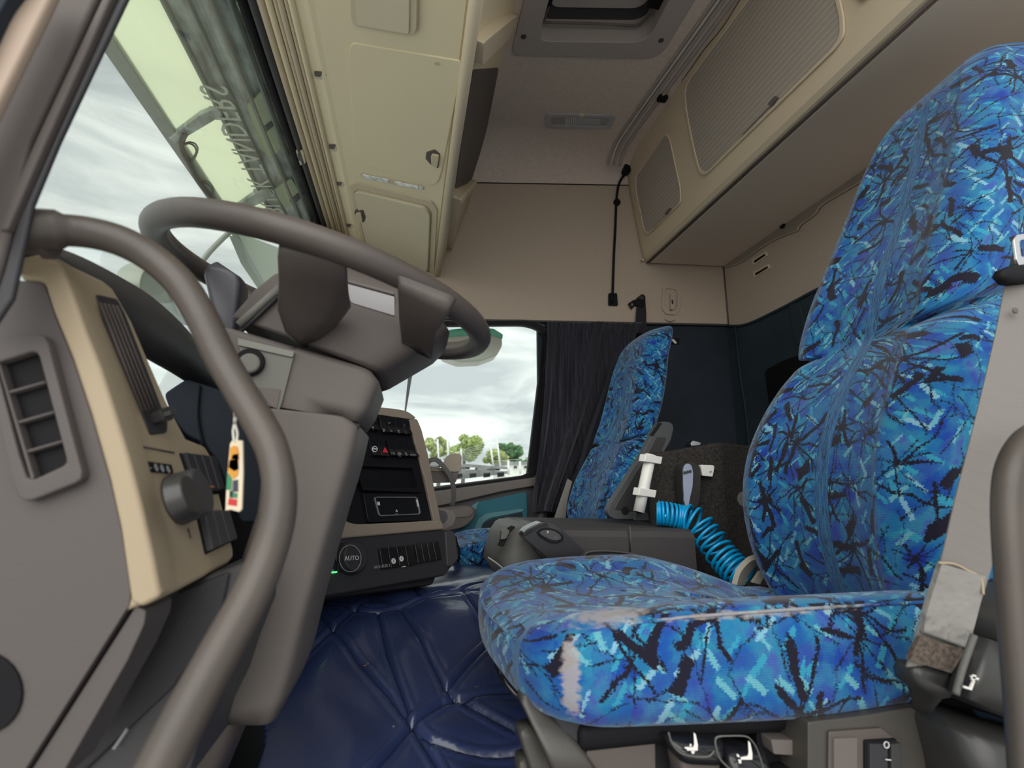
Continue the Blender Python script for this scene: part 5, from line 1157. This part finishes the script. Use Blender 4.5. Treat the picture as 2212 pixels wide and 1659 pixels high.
# ------------------------------------------------------------------ seats
def interp(tab, n):
    """smooth resample of station rows"""
    k = len(tab[0]); T = np.array(tab, float); s = np.linspace(0, len(tab) - 1, n); out = []
    for v in s:
        i = min(int(v), len(tab) - 2); t = v - i
        a = T[max(i - 1, 0)]; b = T[i]; c = T[i + 1]; d = T[min(i + 2, len(tab) - 1)]
        out.append(0.5 * ((2 * b) + (c - a) * t + (2 * a - 5 * b + 4 * c - d) * t * t + (3 * b - a - 3 * c + d) * t ** 3))
    return out
def seat_back(name, tab, yc, m, parent, th=0.15, dish=0.035, seams=True, n=150, ns=112, crease=None, ex=3.0, toe=0.0, yaw=0.0, back=1.0):
    """tab rows: z, x of the bolster ridge, half width, dish factor"""
    R = []; uvs = []; ST = interp(tab, n); L = 0; pz = None
    for st in ST:
        z, x, hw, df = st
        hw = max(hw, 0.004); c = Vector((x, yc, z))
        if pz is not None: L += (c - pz).length
        pz = c
        lp = []; prev = None; arc = 0
        sq = min(1, hw / 0.16)
        for j in range(ns):
            t = 2 * pi * (j / ns) - pi / 2
            ct_, st_ = cos(t), sin(t)
            u = math.copysign(abs(ct_) ** (2 / ex), ct_); v = math.copysign(abs(st_) ** (2 / ex), st_)
            y = u * hw; xx = v * th / 2 * (0.45 + 0.55 * sq)
            if v < 0:
                w = min(1, abs(u) / 0.68)
                xx += dish * df * (1 - w ** 3) * min(1, -v * 1.3)
                if seams:
                    g = math.exp(-((abs(u) - 0.60) / 0.022) ** 2)
                    xx += 0.006 * g * min(1, -v * 1.5) * sq
            # turned a little: the near bolster wraps forward
            if crease and v < 0:
                e_ = max(0, min(1, (abs(u) - 0.50) / 0.15)); xx += 0.024 * e_ * math.exp(-((z - crease - 0.01 * abs(u)) / 0.007) ** 2)
            if v > 0: xx *= back
            p = Vector((x + th / 2 + xx - toe * abs(u) ** 3 * (1 if v < 0 else 0.3) + yaw * y, yc + y, z + (xx) * 0.30))
            if prev is not None: arc += (p - prev).length
            prev = p; lp.append(p); uvs.append((arc, L))
        R.append(lp)
    # close the ring for the UVs with a repeated seam point at the back
    return loft(name, R, m, parent, uv=uvs)
ds = thing('driver_chair', 'blue branch patterned driver seat with worn pale cushion edge', 'seat', (0.5, 0.83, -0.60))
TAB = [(-0.3, 0.782, 0.15, 0.3), (-0.285, 0.767, 0.2, 0.5), (-0.24, 0.748, 0.228, 1), (-0.16, 0.713, 0.245, 1), (-0.08, 0.698, 0.256, 1), (0, 0.7, 0.261, 1), (0.08, 0.719, 0.259, 1), (0.16, 0.757, 0.25, 1), (0.23, 0.804, 0.236, 1), (0.272, 0.837, 0.216, 1), (0.294, 0.853, 0.2, 1), (0.312, 0.86, 0.22, 1), (0.36, 0.876, 0.226, 1), (0.45, 0.914, 0.222, 1), (0.56, 0.971, 0.212, 1), (0.67, 1.026, 0.2, 0.9), (0.765, 1.07, 0.187, 0.8), (0.84, 1.108, 0.172, 0.6), (0.89, 1.134, 0.154, 0.4), (0.928, 1.161, 0.13, 0.3), (0.955, 1.186, 0.1, 0.2), (0.972, 1.21, 0.065, 0.1), (0.98, 1.238, 0.02, 0)]
seat_back('backrest', TAB, 0.835, fab, ds, th=0.155, dish=0.04, yaw=0.13, back=2.6, crease=0.285)
def cushion(name, m, parent, xf, xb, yc, hw, ztop, zbot, rings, dish=0.032, bulge=0.035, cr_=0.075, droop=-0.004, nose=0.7, drop=0.018, sag=0.0):
    n = 120
    base = rnd([(xf, yc - hw), (xb, yc - hw), (xb, yc + hw), (xf, yc + hw)], [cr_, 0.03, 0.03, cr_], 10)
    # resample evenly
    P = [Vector(p) for p in base]; P.append(P[0]); Ls = [0]
    for a, b in zip(P[:-1], P[1:]): Ls.append(Ls[-1] + (b - a).length)
    pts = []
    for i in range(n):
        s = Ls[-1] * i / n
        k = max(j for j in range(len(Ls)) if Ls[j] <= s + 1e-9); k = min(k, len(P) - 2)
        t = (s - Ls[k]) / max(1e-9, Ls[k + 1] - Ls[k]); pts.append((P[k].lerp(P[k + 1], t), s))
    cx, cy = (xf + xb) / 2, yc; hx = (xb - xf) / 2
    R = []; uvs = []; V = 0; last = None
    for (ins_, z) in rings:
        lp = []
        fx = (hx - ins_) / hx; fy = (hw - ins_) / hw
        if last is not None: V += hypot(ins_ - last[0], z - last[1])
        last = (ins_, z)
        for p, s in pts:
            fr0 = max(0, (cx - p.x) / hx)
            x = cx + (p.x - cx) * (hx - ins_ * (1 + nose * fr0 ** 3)) / hx if hx > ins_ * (1 + nose) else cx + (p.x - cx) * fx; y = cy + (p.y - cy) * fy
            front = max(0, (cx - x) / hx)
            x -= bulge * front * (1 - ((y - cy) / hw) ** 2) * max(0, 1 - ins_ / 0.25)
            zz = z
            if z < ztop - 0.05:
                q_ = min(1, (ztop - 0.05 - z) / 0.05); zz -= droop * front ** 3 * q_; zz -= 0.010 * q_ * max(0, 1 - abs(x - cx - 0.02) / 0.25)
            yy = abs(y - cy) / hw
            zz -= drop * front ** 3 * max(0, min(1, (z - zbot) / (ztop - zbot)))
            if z > ztop - 0.03:
                zz -= dish * math.exp(-(yy / 0.55) ** 4) * (1 if front < 0.6 else max(0.35, 1 - (front - 0.6) * 1.6))
                zz -= 0.004 * max(0, front - 0.75) * 4
                zz -= 0.006 * math.exp(-((yy - 0.60) / 0.03) ** 2)
            if sag:
                g_ = max(0, min(1, (x - cx + 0.02) / 0.26)) ** 1.4; h_ = max(0, min(1, ((y - cy) / hw + 0.72) / 0.5)); h_ = h_ * h_ * (3 - 2 * h_)
                zz -= sag * g_ * h_ * max(0, min(1, (z - zbot) / (ztop - zbot)))
            lp.append(Vector((x, y, zz))); uvs.append((s, V))
        R.append(lp)
    def uvf(v, nrm, idx):
        return (v.x + 3.0, v.y) if nrm.z > 0.80 else uvs[idx]
    return loft(name, R, m, parent, uv=uvf)
zt0, zb0 = -0.146, -0.272
RG = [(0.10, zb0 + 0.002), (0.045, zb0), (0.020, zb0 + 0.003), (0.007, zb0 + 0.012), (0.001, zb0 + 0.03), (0.0, zb0 + 0.05), (0.0, zt0 - 0.05), (0.001, zt0 - 0.032), (0.004, zt0 - 0.019), (0.010, zt0 - 0.009), (0.019, zt0 - 0.002), (0.030, zt0 + 0.001)]
RG += [(0.03 + 0.0185 * i, zt0 + 0.001 - 0.004 * min(1, i / 4)) for i in range(1, 12)]
cushion('seat_cushion', fab_wear, ds, 0.158, 0.80, 0.83, 0.252, zt0, zb0, RG, sag=0.075)
tube('cushion_piping', [Vector((0.80, 0.590, zt0 - 0.006)), Vector((0.50, 0.589, zt0 - 0.006)), Vector((0.34, 0.589, zt0 - 0.008)), Vector((0.27, 0.591, zt0 - 0.012)), Vector((0.225, 0.598, zt0 - 0.018))], 0.002, fab_wear, ds)
# seat frame, suspension cover and its controls
box('suspension_cover', (0.47, 0.86, -0.455), (0.44, 0.40, 0.29), darkp, ds, bevel=0.02)
box('cushion_pan', (0.48, 0.84, -0.283), (0.56, 0.46, 0.03), black, ds, bevel=0.01)
SP = PY(0.615)
slab('side_cover', SP, [(1280, 1560), (1416, 1572), (1418, 1720), (1250, 1720)], taupe, ds, out=0.0, inn=0.08, r=6, bevel=0.006)
slab('front_gaiter', SP, [(1180, 1530), (1210, 1545), (1282, 1562), (1282, 1720), (1240, 1720), (1250, 1640)], darkp, ds, out=-0.004, inn=0.08, bevel=0.004)
px_loft('front_lever', [((1122, 1494), (1164, 1490), 0.64, 0.03), ((1120, 1508), (1186, 1524), 0.64, 0.03), ((1140, 1550), (1216, 1560), 0.62, 0.03), ((1168, 1610), (1256, 1612), 0.61, 0.03), ((1196, 1680), (1300, 1680), 0.60, 0.03)], 0.63, 0.03, seatpl, ds, n=5)
px_loft('front_lever', [((1118, 1568), (1146, 1562), 0.66, 0.03), ((1117, 1580), (1164, 1586), 0.66, 0.03), ((1136, 1640), (1192, 1640), 0.65, 0.03), ((1150, 1700), (1210, 1700), 0.65, 0.03)], 0.65, 0.03, seatpl, ds, n=5)
px_loft('front_lever', [((1116, 1634), (1140, 1628), 0.68, 0.03), ((1114, 1650), (1156, 1652), 0.68, 0.03), ((1120, 1720), (1170, 1720), 0.68, 0.03)], 0.66, 0.03, seatpl, ds, n=5)
px_loft('tilt_knob', [((1078, 1430), (1100, 1424), 0.80, 0.05), ((1070, 1440), (1130, 1434), 0.78, 0.05), ((1076, 1462), (1156, 1470), 0.77, 0.05), ((1094, 1484), (1150, 1492), 0.76, 0.05), ((1108, 1496), (1132, 1498), 0.76, 0.05)], 0.77, 0.05, blackgl, ds, n=4)
def seat_icon(pl, cx, cy, s, parent, off, back=True, arrow=0):
    P = [(0.25, -1.0), (0.42, -0.85), (0.62, 0.1), (0.60, 0.62), (-0.35, 0.62), (-0.40, 0.42), (0.22, 0.30), (0.30, 0.05)]
    slab('seat_symbol', pl, [(cx + x * s, cy + y * s) for x, y in P], white_p, parent, out=off + 0.0006, inn=-off, bevel=0)
    if arrow == 1:
        for Q in ([(-0.55, 0.30), (-0.1, 0.30), (-0.1, 0.45), (-0.55, 0.45)], [(-0.1, 0.0), (0.05, 0.05), (0.05, 0.25), (-0.1, 0.28)], [(0.0, 0.66), (0.35, 0.66), (0.25, 0.92), (0.1, 0.9)]):
            slab('arrow_symbol', pl, [(cx + x * s, cy + y * s) for x, y in Q], white_p, parent, out=off + 0.0007, inn=-off, bevel=0)
    if arrow == 2:
        for Q in ([(-0.75, 0.10), (-0.55, 0.20), (-0.48, 0.42), (-0.70, 0.35)], [(-0.62, 0.62), (-0.35, 0.60), (-0.35, 0.95), (-0.52, 0.95)]):
            slab('arrow_symbol', pl, [(cx + x * s, cy + y * s) for x, y in Q], white_p, parent, out=off + 0.0007, inn=-off, bevel=0)
l1 = px_loft('control_paddle', [((1418, 1566), (1536, 1572), 0.60, 0.05), ((1420, 1580), (1546, 1590), 0.588, 0.05), ((1440, 1606), (1544, 1612), 0.582, 0.05), ((1452, 1626), (1540, 1630), 0.582, 0.05)], 0.59, 0.05, blackgl, ds, n=5)
px_loft('paddle_face', [((1452, 1628), (1540, 1632), 0.590, 0.04), ((1458, 1660), (1540, 1660), 0.60, 0.04), ((1458, 1720), (1540, 1720), 0.60, 0.04)], 0.59, 0.05, taupe, ds, n=5)
seat_icon(PY(0.580), 1491, 1605, 24, l1, 0.001, arrow=1)
tube('paddle_rim', [PY(0.582).at(a, b) for a, b in [(1444, 1582), (1452, 1606), (1470, 1626), (1500, 1634), (1530, 1634), (1543, 1622)]], 0.0011, console_l, l1)
l2 = px_loft('control_paddle', [((1552, 1590), (1608, 1590), 0.600, 0.05), ((1545, 1600), (1626, 1602), 0.588, 0.05), ((1548, 1630), (1640, 1636), 0.580, 0.05), ((1562, 1660), (1652, 1664), 0.578, 0.05), ((1570, 1700), (1662, 1700), 0.578, 0.05)], 0.59, 0.05, blackgl, ds, n=5)
seat_icon(PY(0.575), 1608, 1624, 25, l2, 0.001, arrow=2)
tube('paddle_rim', [PY(0.577).at(a, b) for a, b in [(1560, 1590), (1547, 1594), (1546, 1610), (1556, 1640), (1578, 1662)]], 0.0011, console_l, l2)
tube('paddle_rim', [PY(0.577).at(a, b) for a, b in [(1560, 1590), (1606, 1590), (1622, 1598), (1636, 1620), (1650, 1662)]], 0.0009, console_l, l2)
slab('switch_recess', SP, [(1640, 1570), (1745, 1565), (1745, 1720), (1640, 1720)], black, ds, out=-0.004, inn=0.06)
slab('cross_lever', PY(0.60), [(1666, 1598), (1736, 1600), (1738, 1634), (1672, 1630)], taupe2, ds, out=0.0, inn=0.05, r=4, bevel=0.004)
br = thing('cleaning_brush', 'black bristled brush head tucked low under the driver seat edge', 'brush', PY(0.60).at(1700, 1660))
px_loft('brush_head', [((1668, 1644), (1740, 1644), 0.595, 0.05), ((1656, 1652), (1750, 1652), 0.59, 0.06), ((1652, 1700), (1756, 1700), 0.59, 0.06)], 0.59, 0.05, mat('bristle_black', (0.012, 0.012, 0.013), 0.95, spec=0.1, nscale=300, nstr=1.0, stretch=(3, 3, 0.3), bdist=0.006), br, n=4)
HS = PY(0.575)
slab('side_shell', HS, [(1746, 1560), (1850, 1548), (1975, 1528), (2010, 1524), (2100, 1560), (2230, 1600), (2260, 1760), (1746, 1760)], seatpl, ds, out=0.0, inn=0.10, r=6, bevel=0.008)
slab('heater_bezel', HS, [(1786, 1578), (1900, 1570), (1925, 1590), (1926, 1720), (1784, 1720)], taupe, ds, out=0.004, inn=0, r=5, bevel=0.002)
slab('blank_switch', HS, [(1792, 1590), (1842, 1588), (1842, 1655), (1792, 1656)], taupe2, ds, out=0.007, inn=0, r=3, bevel=0.002)
rk = slab('rocker_surround', HS, [(1858, 1594), (1926, 1590), (1928, 1656), (1858, 1658)], black, ds, out=0.007, inn=0, r=4, bevel=0.002)
slab('rocker_blank', HS, [(1862, 1598), (1900, 1597), (1900, 1652), (1862, 1654)], darkp, rk, out=0.011, inn=0, r=2, bevel=0.002)
slab('rocker_button', HS, [(1904, 1596), (1925, 1594), (1926, 1652), (1904, 1654)], seatdark, rk, out=0.013, inn=0, r=2, bevel=0.002)
word('O', HS, 1915, 1610, 6, 0, 0.011, ink, rk, off=0.0135); word('I', HS, 1918, 1641, 0, 6, 0.011, ink, rk, off=0.0135)
# recliner housing and side shell by the belt anchor
px_loft('recliner_cover', [((2150, 1262), (2230, 1270), 0.50, 0.10), ((2128, 1300), (2240, 1300), 0.50, 0.10), ((2104, 1370), (2250, 1400), 0.49, 0.11)], 0.50, 0.10, seatpl, ds, n=4)
px_loft('recliner_cover', [((2098, 1374), (2250, 1404), 0.49, 0.10), ((2070, 1440), (2260, 1480), 0.48, 0.11), ((2034, 1478), (2260, 1540), 0.48, 0.12), ((2040, 1500), (2240, 1570), 0.49, 0.12)], 0.49, 0.10, darkp, ds, n=4)
px_loft('backrest_lever', [((2108, 1372), (2178, 1400), 0.475, 0.03), ((2086, 1440), (2166, 1470), 0.47, 0.03), ((2066, 1500), (2150, 1536), 0.468, 0.03)], 0.475, 0.03, seatdark, ds, n=5)
for P in ([(2104, 1372), (2080, 1440), (2064, 1500)], [(2172, 1408), (2158, 1462), (2138, 1530)]):
    tube('lever_edge', [PY(0.474).at(a, b) for a, b in P], 0.0034, console_l, ds)
ic = slab('lever_symbol', PY(0.468), [(2080, 1480), (2092, 1484), (2100, 1468), (2103, 1470), (2096, 1490), (2079, 1485)], white_p, ds, out=0.0016, inn=0, bevel=0)
for Q in ([(2100, 1456), (2106, 1458), (2102, 1470), (2096, 1468)], [(2094, 1458), (2112, 1464), (2110, 1468), (2096, 1464)]):
    slab('lever_symbol', PY(0.468), Q, white_p, ds, out=0.0016, inn=0, bevel=0)
px_loft('lower_shell', [((1990, 1520), (2240, 1580), 0.52, 0.10), ((2000, 1560), (2250, 1640), 0.50, 0.12), ((2020, 1640), (2260, 1720), 0.50, 0.12), ((2040, 1760), (2270, 1780), 0.50, 0.12)], 0.52, 0.10, seatdark, ds, n=3.5)

# ---- driver belt
db = thing('seat_belt', 'wide grey seat belt with clear sleeve running down beside the driver seat', 'seat belt', aY(1970, 1480, 0.50))
def A_(P, y0, y1):
    n = len(P); return [aY(a, b, y0 + (y1 - y0) * i / (n - 1)) for i, (a, b) in enumerate(P)]
strip('webbing', A_([(2196, 560), (2172, 612), (2150, 720), (2110, 890), (2062, 1080), (2030, 1215), (1990, 1330), (1958, 1440)], 0.47, 0.505), A_([(2330, 540), (2290, 620), (2256, 740), (2212, 920), (2170, 1110), (2136, 1240), (2108, 1330), (2080, 1430)], 0.44, 0.50), beltm, db, th=0.001)
sl_ = mat('clear_vinyl_sleeve', (0.23, 0.22, 0.205), 0.16, spec=0.8, nscale=22, nstr=1.0, bdist=0.012)
strip('vinyl_sleeve', A_([(2029, 1217), (2012, 1270), (1994, 1330), (1990, 1362)], 0.492, 0.498), A_([(2124, 1244), (2112, 1300), (2096, 1360), (2084, 1398)], 0.484, 0.494), sl_, db, th=0.0035)
tube('sleeve_edge', A_([(2027, 1216), (2060, 1218), (2090, 1232), (2118, 1248), (2124, 1284)], 0.489, 0.481), 0.0014, dashbeige, db)
tube('sleeve_edge', A_([(1990, 1364), (2030, 1378), (2082, 1398)], 0.494, 0.490), 0.0010, console_l, db)
strip('worn_stitching', A_([(1984, 1372), (1970, 1400), (1960, 1424)], 0.499, 0.501), A_([(2080, 1402), (2064, 1430), (2050, 1452)], 0.492, 0.497), mat('worn_brown_velcro', (0.085, 0.065, 0.052), 0.9, var=0.6, vscale=220), db, th=0.0028)
px_loft('anchor_boot', [((1952, 1428), (2062, 1452), 0.50, 0.03), ((1948, 1448), (2056, 1470), 0.50, 0.035), ((1954, 1470), (2034, 1492), 0.50, 0.035), ((1980, 1490), (2014, 1500), 0.51, 0.03), ((1984, 1520), (2004, 1524), 0.53, 0.02), ((1982, 1536), (2002, 1538), 0.54, 0.02)], 0.50, 0.03, seatdark, db, n=4)
frame('metal_tongue', PY(0.462), [(2186, 518), (2194, 508), (2260, 500), (2260, 574), (2200, 578), (2192, 560)], [(2199, 524), (2202, 520), (2248, 514), (2248, 552), (2204, 556), (2202, 552)], chrome, db, out=0.002, inn=0.001, r=3)
px_loft('tongue_grip', [((2190, 570), (2280, 560), 0.462, 0.012), ((2156, 584), (2280, 580), 0.458, 0.018), ((2150, 596), (2280, 600), 0.457, 0.018), ((2164, 612), (2280, 618), 0.458, 0.016)], 0.46, 0.015, black, db, n=4)
disc('belt_stud', PY(0.466).at(2190, 672), (0, -1, 0), 0.004, 0.003, console_l, db, ns=14)

# ---- passenger seat
ps = thing('passenger_chair', 'blue branch patterned passenger seat standing beside the black curtain', 'seat', (0.55, 1.93, -0.60))
TB2 = [(-0.16, 0.705, 0.12, 0.4), (-0.14, 0.66, 0.19, 0.8), (-0.09, 0.646, 0.222, 1), (0.0, 0.674, 0.232, 1), (0.08, 0.712, 0.226, 1), (0.14, 0.743, 0.208, 1), (0.17, 0.757, 0.196, 1), (0.19, 0.763, 0.2, 1), (0.28, 0.797, 0.197, 1), (0.38, 0.825, 0.188, 0.8), (0.48, 0.85, 0.17, 0.5), (0.55, 0.875, 0.16, 0.3), (0.59, 0.89, 0.145, 0.2), (0.615, 0.905, 0.115, 0.1), (0.632, 0.92, 0.07, 0), (0.638, 0.93, 0.01, 0)]
seat_back('backrest', TB2, 1.92, fab_far, ps, th=0.15, dish=0.03, n=90, ns=90, yaw=-0.03, crease=0.165)
RG2 = [(0.10, -0.288), (0.03, -0.29), (0.005, -0.272), (0.0, -0.24), (0.0, -0.21), (0.006, -0.188), (0.02, -0.178), (0.035, -0.174)] + [(0.035 + 0.02 * i, -0.174 - 0.001 * i) for i in range(1, 9)]
cushion('seat_cushion', fab_far, ps, 0.17, 0.76, 1.93, 0.235, -0.172, -0.29, RG2)
box('seat_base', (0.47, 1.93, -0.45), (0.40, 0.36, 0.30), black, ps, bevel=0.01)
px_loft('front_knob', [((974, 1160), (986, 1158), 1.72, 0.04), ((974, 1172), (988, 1170), 1.72, 0.04), ((976, 1194), (996, 1192), 1.72, 0.04), ((984, 1210), (996, 1208), 1.72, 0.03)], 1.72, 0.04, black, ps, n=4)
px_loft('front_knob', [((966, 1160), (978, 1166), 1.66, 0.04), ((968, 1186), (990, 1190), 1.66, 0.04), ((970, 1208), (990, 1208), 1.66, 0.03)], 1.66, 0.04, seatdark, ps, n=4)
pb2 = thing('passenger_seat_belt', 'dark seat belt with pale lower end along the passenger seat edge', 'seat belt', aY(1215, 1118, 2.18))
strip('webbing', A_([(1332, 760), (1300, 850), (1262, 960), (1236, 1060), (1222, 1118)], 2.12, 2.16), A_([(1338, 762), (1308, 852), (1270, 962), (1244, 1062), (1228, 1118)], 2.12, 2.16), beltd, pb2)
strip('lower_webbing', A_([(1226, 1034), (1210, 1080), (1196, 1122)], 2.17, 2.20), A_([(1236, 1040), (1226, 1082), (1222, 1122)], 2.16, 2.18), beltm, pb2)
tg2 = thing('label_sticker', 'small white symbol sticker on the dark wall beside the passenger seat', 'sticker', WR.at(1456, 738))
slab('patch', PY(2.408), [(1440, 730), (1468, 731), (1467, 744), (1441, 743)], black, tg2, out=0.002, r=1)
slab('pictogram', PY(2.408), [(1449, 734), (1455, 733), (1462, 741), (1458, 743)], ink, tg2, out=0.003, bevel=0)

# ------------------------------------------------------------------ outside
asph = mat('asphalt_yard', (0.55, 0.54, 0.52), 0.9, var=0.2, vscale=0.4)
mk('ground', [(-250, -250, -2.2), (250, -250, -2.2), (250, 300, -2.2), (-250, 300, -2.2)], [[0, 1, 2, 3]], asph, kind='structure')
leafm = {}
def tree(px, py_top, py_base, wpx, Y, col, lab, seed, sparse=1.0):
    rs = random.Random(seed)
    top = aY(px, py_top, Y); base = Vector((top.x, Y, -2.2)); wid = (aY(px + wpx / 2, py_top, Y) - aY(px - wpx / 2, py_top, Y)).length
    low = aY(px, py_base, Y).z
    t = thing('tree', lab, 'tree', base, 'trees beyond the yard')
    trunkm = mat('bark', (0.10, 0.08, 0.06), 0.9)
    H = top.z - low
    tube('trunk', [base, base.lerp(Vector((top.x, Y, low)), 0.7), Vector((top.x + 0.05 * wid, Y, low + H * 0.6))], lambda q: 0.28 * (1 - 0.7 * q), trunkm, t, seg=3, ns=8)
    for k in range(5):
        a = rs.uniform(-1, 1); tube('branch', [Vector((top.x, Y, low + 0.15 * H)), Vector((top.x + a * wid * 0.25, Y + rs.uniform(-1, 1), low + 0.5 * H)), Vector((top.x + a * wid * 0.4, Y + rs.uniform(-1, 1), low + (0.6 + 0.3 * rs.random()) * H))], lambda q: 0.10 * (1 - 0.8 * q), trunkm, t, seg=2, ns=5)
    blobs = [(rs.uniform(-0.36, 0.36) * wid, rs.uniform(-0.3, 0.3) * wid, low + H * rs.uniform(0.05, 0.8), wid * rs.uniform(0.10, 0.20)) for _ in range(16)] + [(0, 0, low + H * 0.85, wid * 0.13)]
    vs = []; fs = []
    for _ in range(int(5200 * sparse)):
        bx_, by_, bz_, r_ = rs.choice(blobs)
        d = Vector((rs.gauss(0, 1), rs.gauss(0, 1), rs.gauss(0, 1))).normalized() * r_ * rs.uniform(0.5, 1.05)
        c = Vector((top.x + bx_, Y + by_, bz_)) + Vector((d.x, d.y, d.z * 0.8))
        u = Vector((rs.gauss(0, 1), rs.gauss(0, 1), rs.gauss(0, 1))).normalized(); w = u.orthogonal().normalized(); s = rs.uniform(0.10, 0.2) * Y / 50
        k = len(vs); vs += [c + u * s, c + w * s * 0.6, c - u * s, c - w * s * 0.6]; fs.append([k, k + 1, k + 2, k + 3])
    cm = mat('foliage_%d' % seed, col, 0.7, var=0.35, vscale=1.2)
    mk('crown', vs, fs, cm, t, kind=None)
tree(950, 942, 1000, 64, 55, (0.36, 0.42, 0.16), 'pale yellow-green tree at the left behind the trailers', 1)
tree(1002, 938, 1002, 84, 50, (0.33, 0.42, 0.14), 'tall ragged bright green tree in the passenger window', 2)
tree(1070, 972, 1006, 60, 60, (0.36, 0.42, 0.18), 'low light green tree between the slanted masts', 3)
tree(1103, 956, 1002, 54, 70, (0.11, 0.22, 0.10), 'dark rounded green tree on the right in the window', 4)
tree(1146, 990, 1012, 34, 80, (0.18, 0.27, 0.16), 'low distant green bush at the window corner', 5, 0.5)
tree(812, 858, 1000, 40, 40, (0.22, 0.30, 0.12), 'thin pale green tree tip beside the steering column', 6, 0.35)
rs = random.Random(3)
flat = thing('flatbed_trailer', 'grey slatted flatbed trailer deck with white stakes outside', 'trailer', aY(1040, 1034, 22) - Vector((0, 0, 1.8)))
stk = mat('white_stake', (0.62, 0.64, 0.64), 0.5); deckm = mat('grey_deck', (0.20, 0.21, 0.21), 0.8, var=0.3, vscale=2)
dA = aY(975, 1000, 22); dB = aY(1098, 1010, 26)
prism('deck', [aY(900, 994, 22), aY(1098, 1009, 26), aY(1098, 1023, 26), aY(1040, 1028, 24), aY(900, 1046, 22)], (0, 3, 0), deckm, flat, bevel=0)
for i in range(9):
    a = 905 + i * 21 + rs.uniform(-4, 4); y0 = 1000 + i * 1.1
    prism('deck_slat', [aY(a, y0 + 4, 21.5), aY(a + 26, y0 + 5, 21.5), aY(a + 24, y0 + 9, 21.5), aY(a - 2, y0 + 8, 21.5)], (0, 0.2, 0), [deckm, dark2, stk][i % 3], flat, bevel=0)
for i in range(6):
    a = 925 + i * 30
    prism('axle_gap', [aY(a, 1020 + 6 - i, 21.4), aY(a + 14, 1019 + 6 - i, 21.4), aY(a + 14, 1028 + 6 - i, 21.4), aY(a, 1030 + 6 - i, 21.4)], (0, 0.1, 0), black, flat, bevel=0)
for (x0, y0, x1, y1, w_) in ((966, 937, 969, 990, .09), (945, 949, 948, 994, .08), (1059, 960, 1066, 1004, .08), (1073, 947, 1081, 1006, .09), (996, 969, 997, 1000, .08), (1098, 994, 1099, 1022, .10), (1123, 996, 1124, 1020, .10)):
    tube('stake', [aY(x1, y1 + 4, 21.8), aY(x0, y0, 21.8)], w_ / 2, stk, flat, ns=6, smoothpath=False)
for i in range(8):
    tube('wire', [aY(925 + i * 3, 996 - i * 1.0, 21.7), aY(1052 - i * 2, 956 + i * 6, 21.7)], 0.006, stk, flat, ns=4, smoothpath=False)
tube('wire', [aY(1060, 996, 21.7), aY(1150, 990, 21.7)], 0.006, stk, flat, ns=4, smoothpath=False)
hs = thing('white_shed', 'low white building beyond the trailers at the window corner', 'building', Vector((aY(1130, 1005, 40).x, 41, -2.2)))
prism('wall', [aY(1092, 1000, 40), aY(1172, 998, 40), aY(1172, 1060, 40), aY(1092, 1060, 40)], (0, 6, 0), mat('shed_white', (0.62, 0.63, 0.60), 0.8), hs, bevel=0)
prism('roof', [aY(1090, 998, 39.8), aY(1174, 996, 39.8), aY(1174, 1001, 39.8), aY(1090, 1003, 39.8)], (0, 6, 0), deckm, hs, bevel=0)
for a in (1110, 1132, 1150):
    prism('window', [aY(a, 1006, 39.7), aY(a + 7, 1006, 39.7), aY(a + 7, 1012, 39.7), aY(a, 1012, 39.7)], (0, 0.05, 0), dark2, hs, bevel=0)
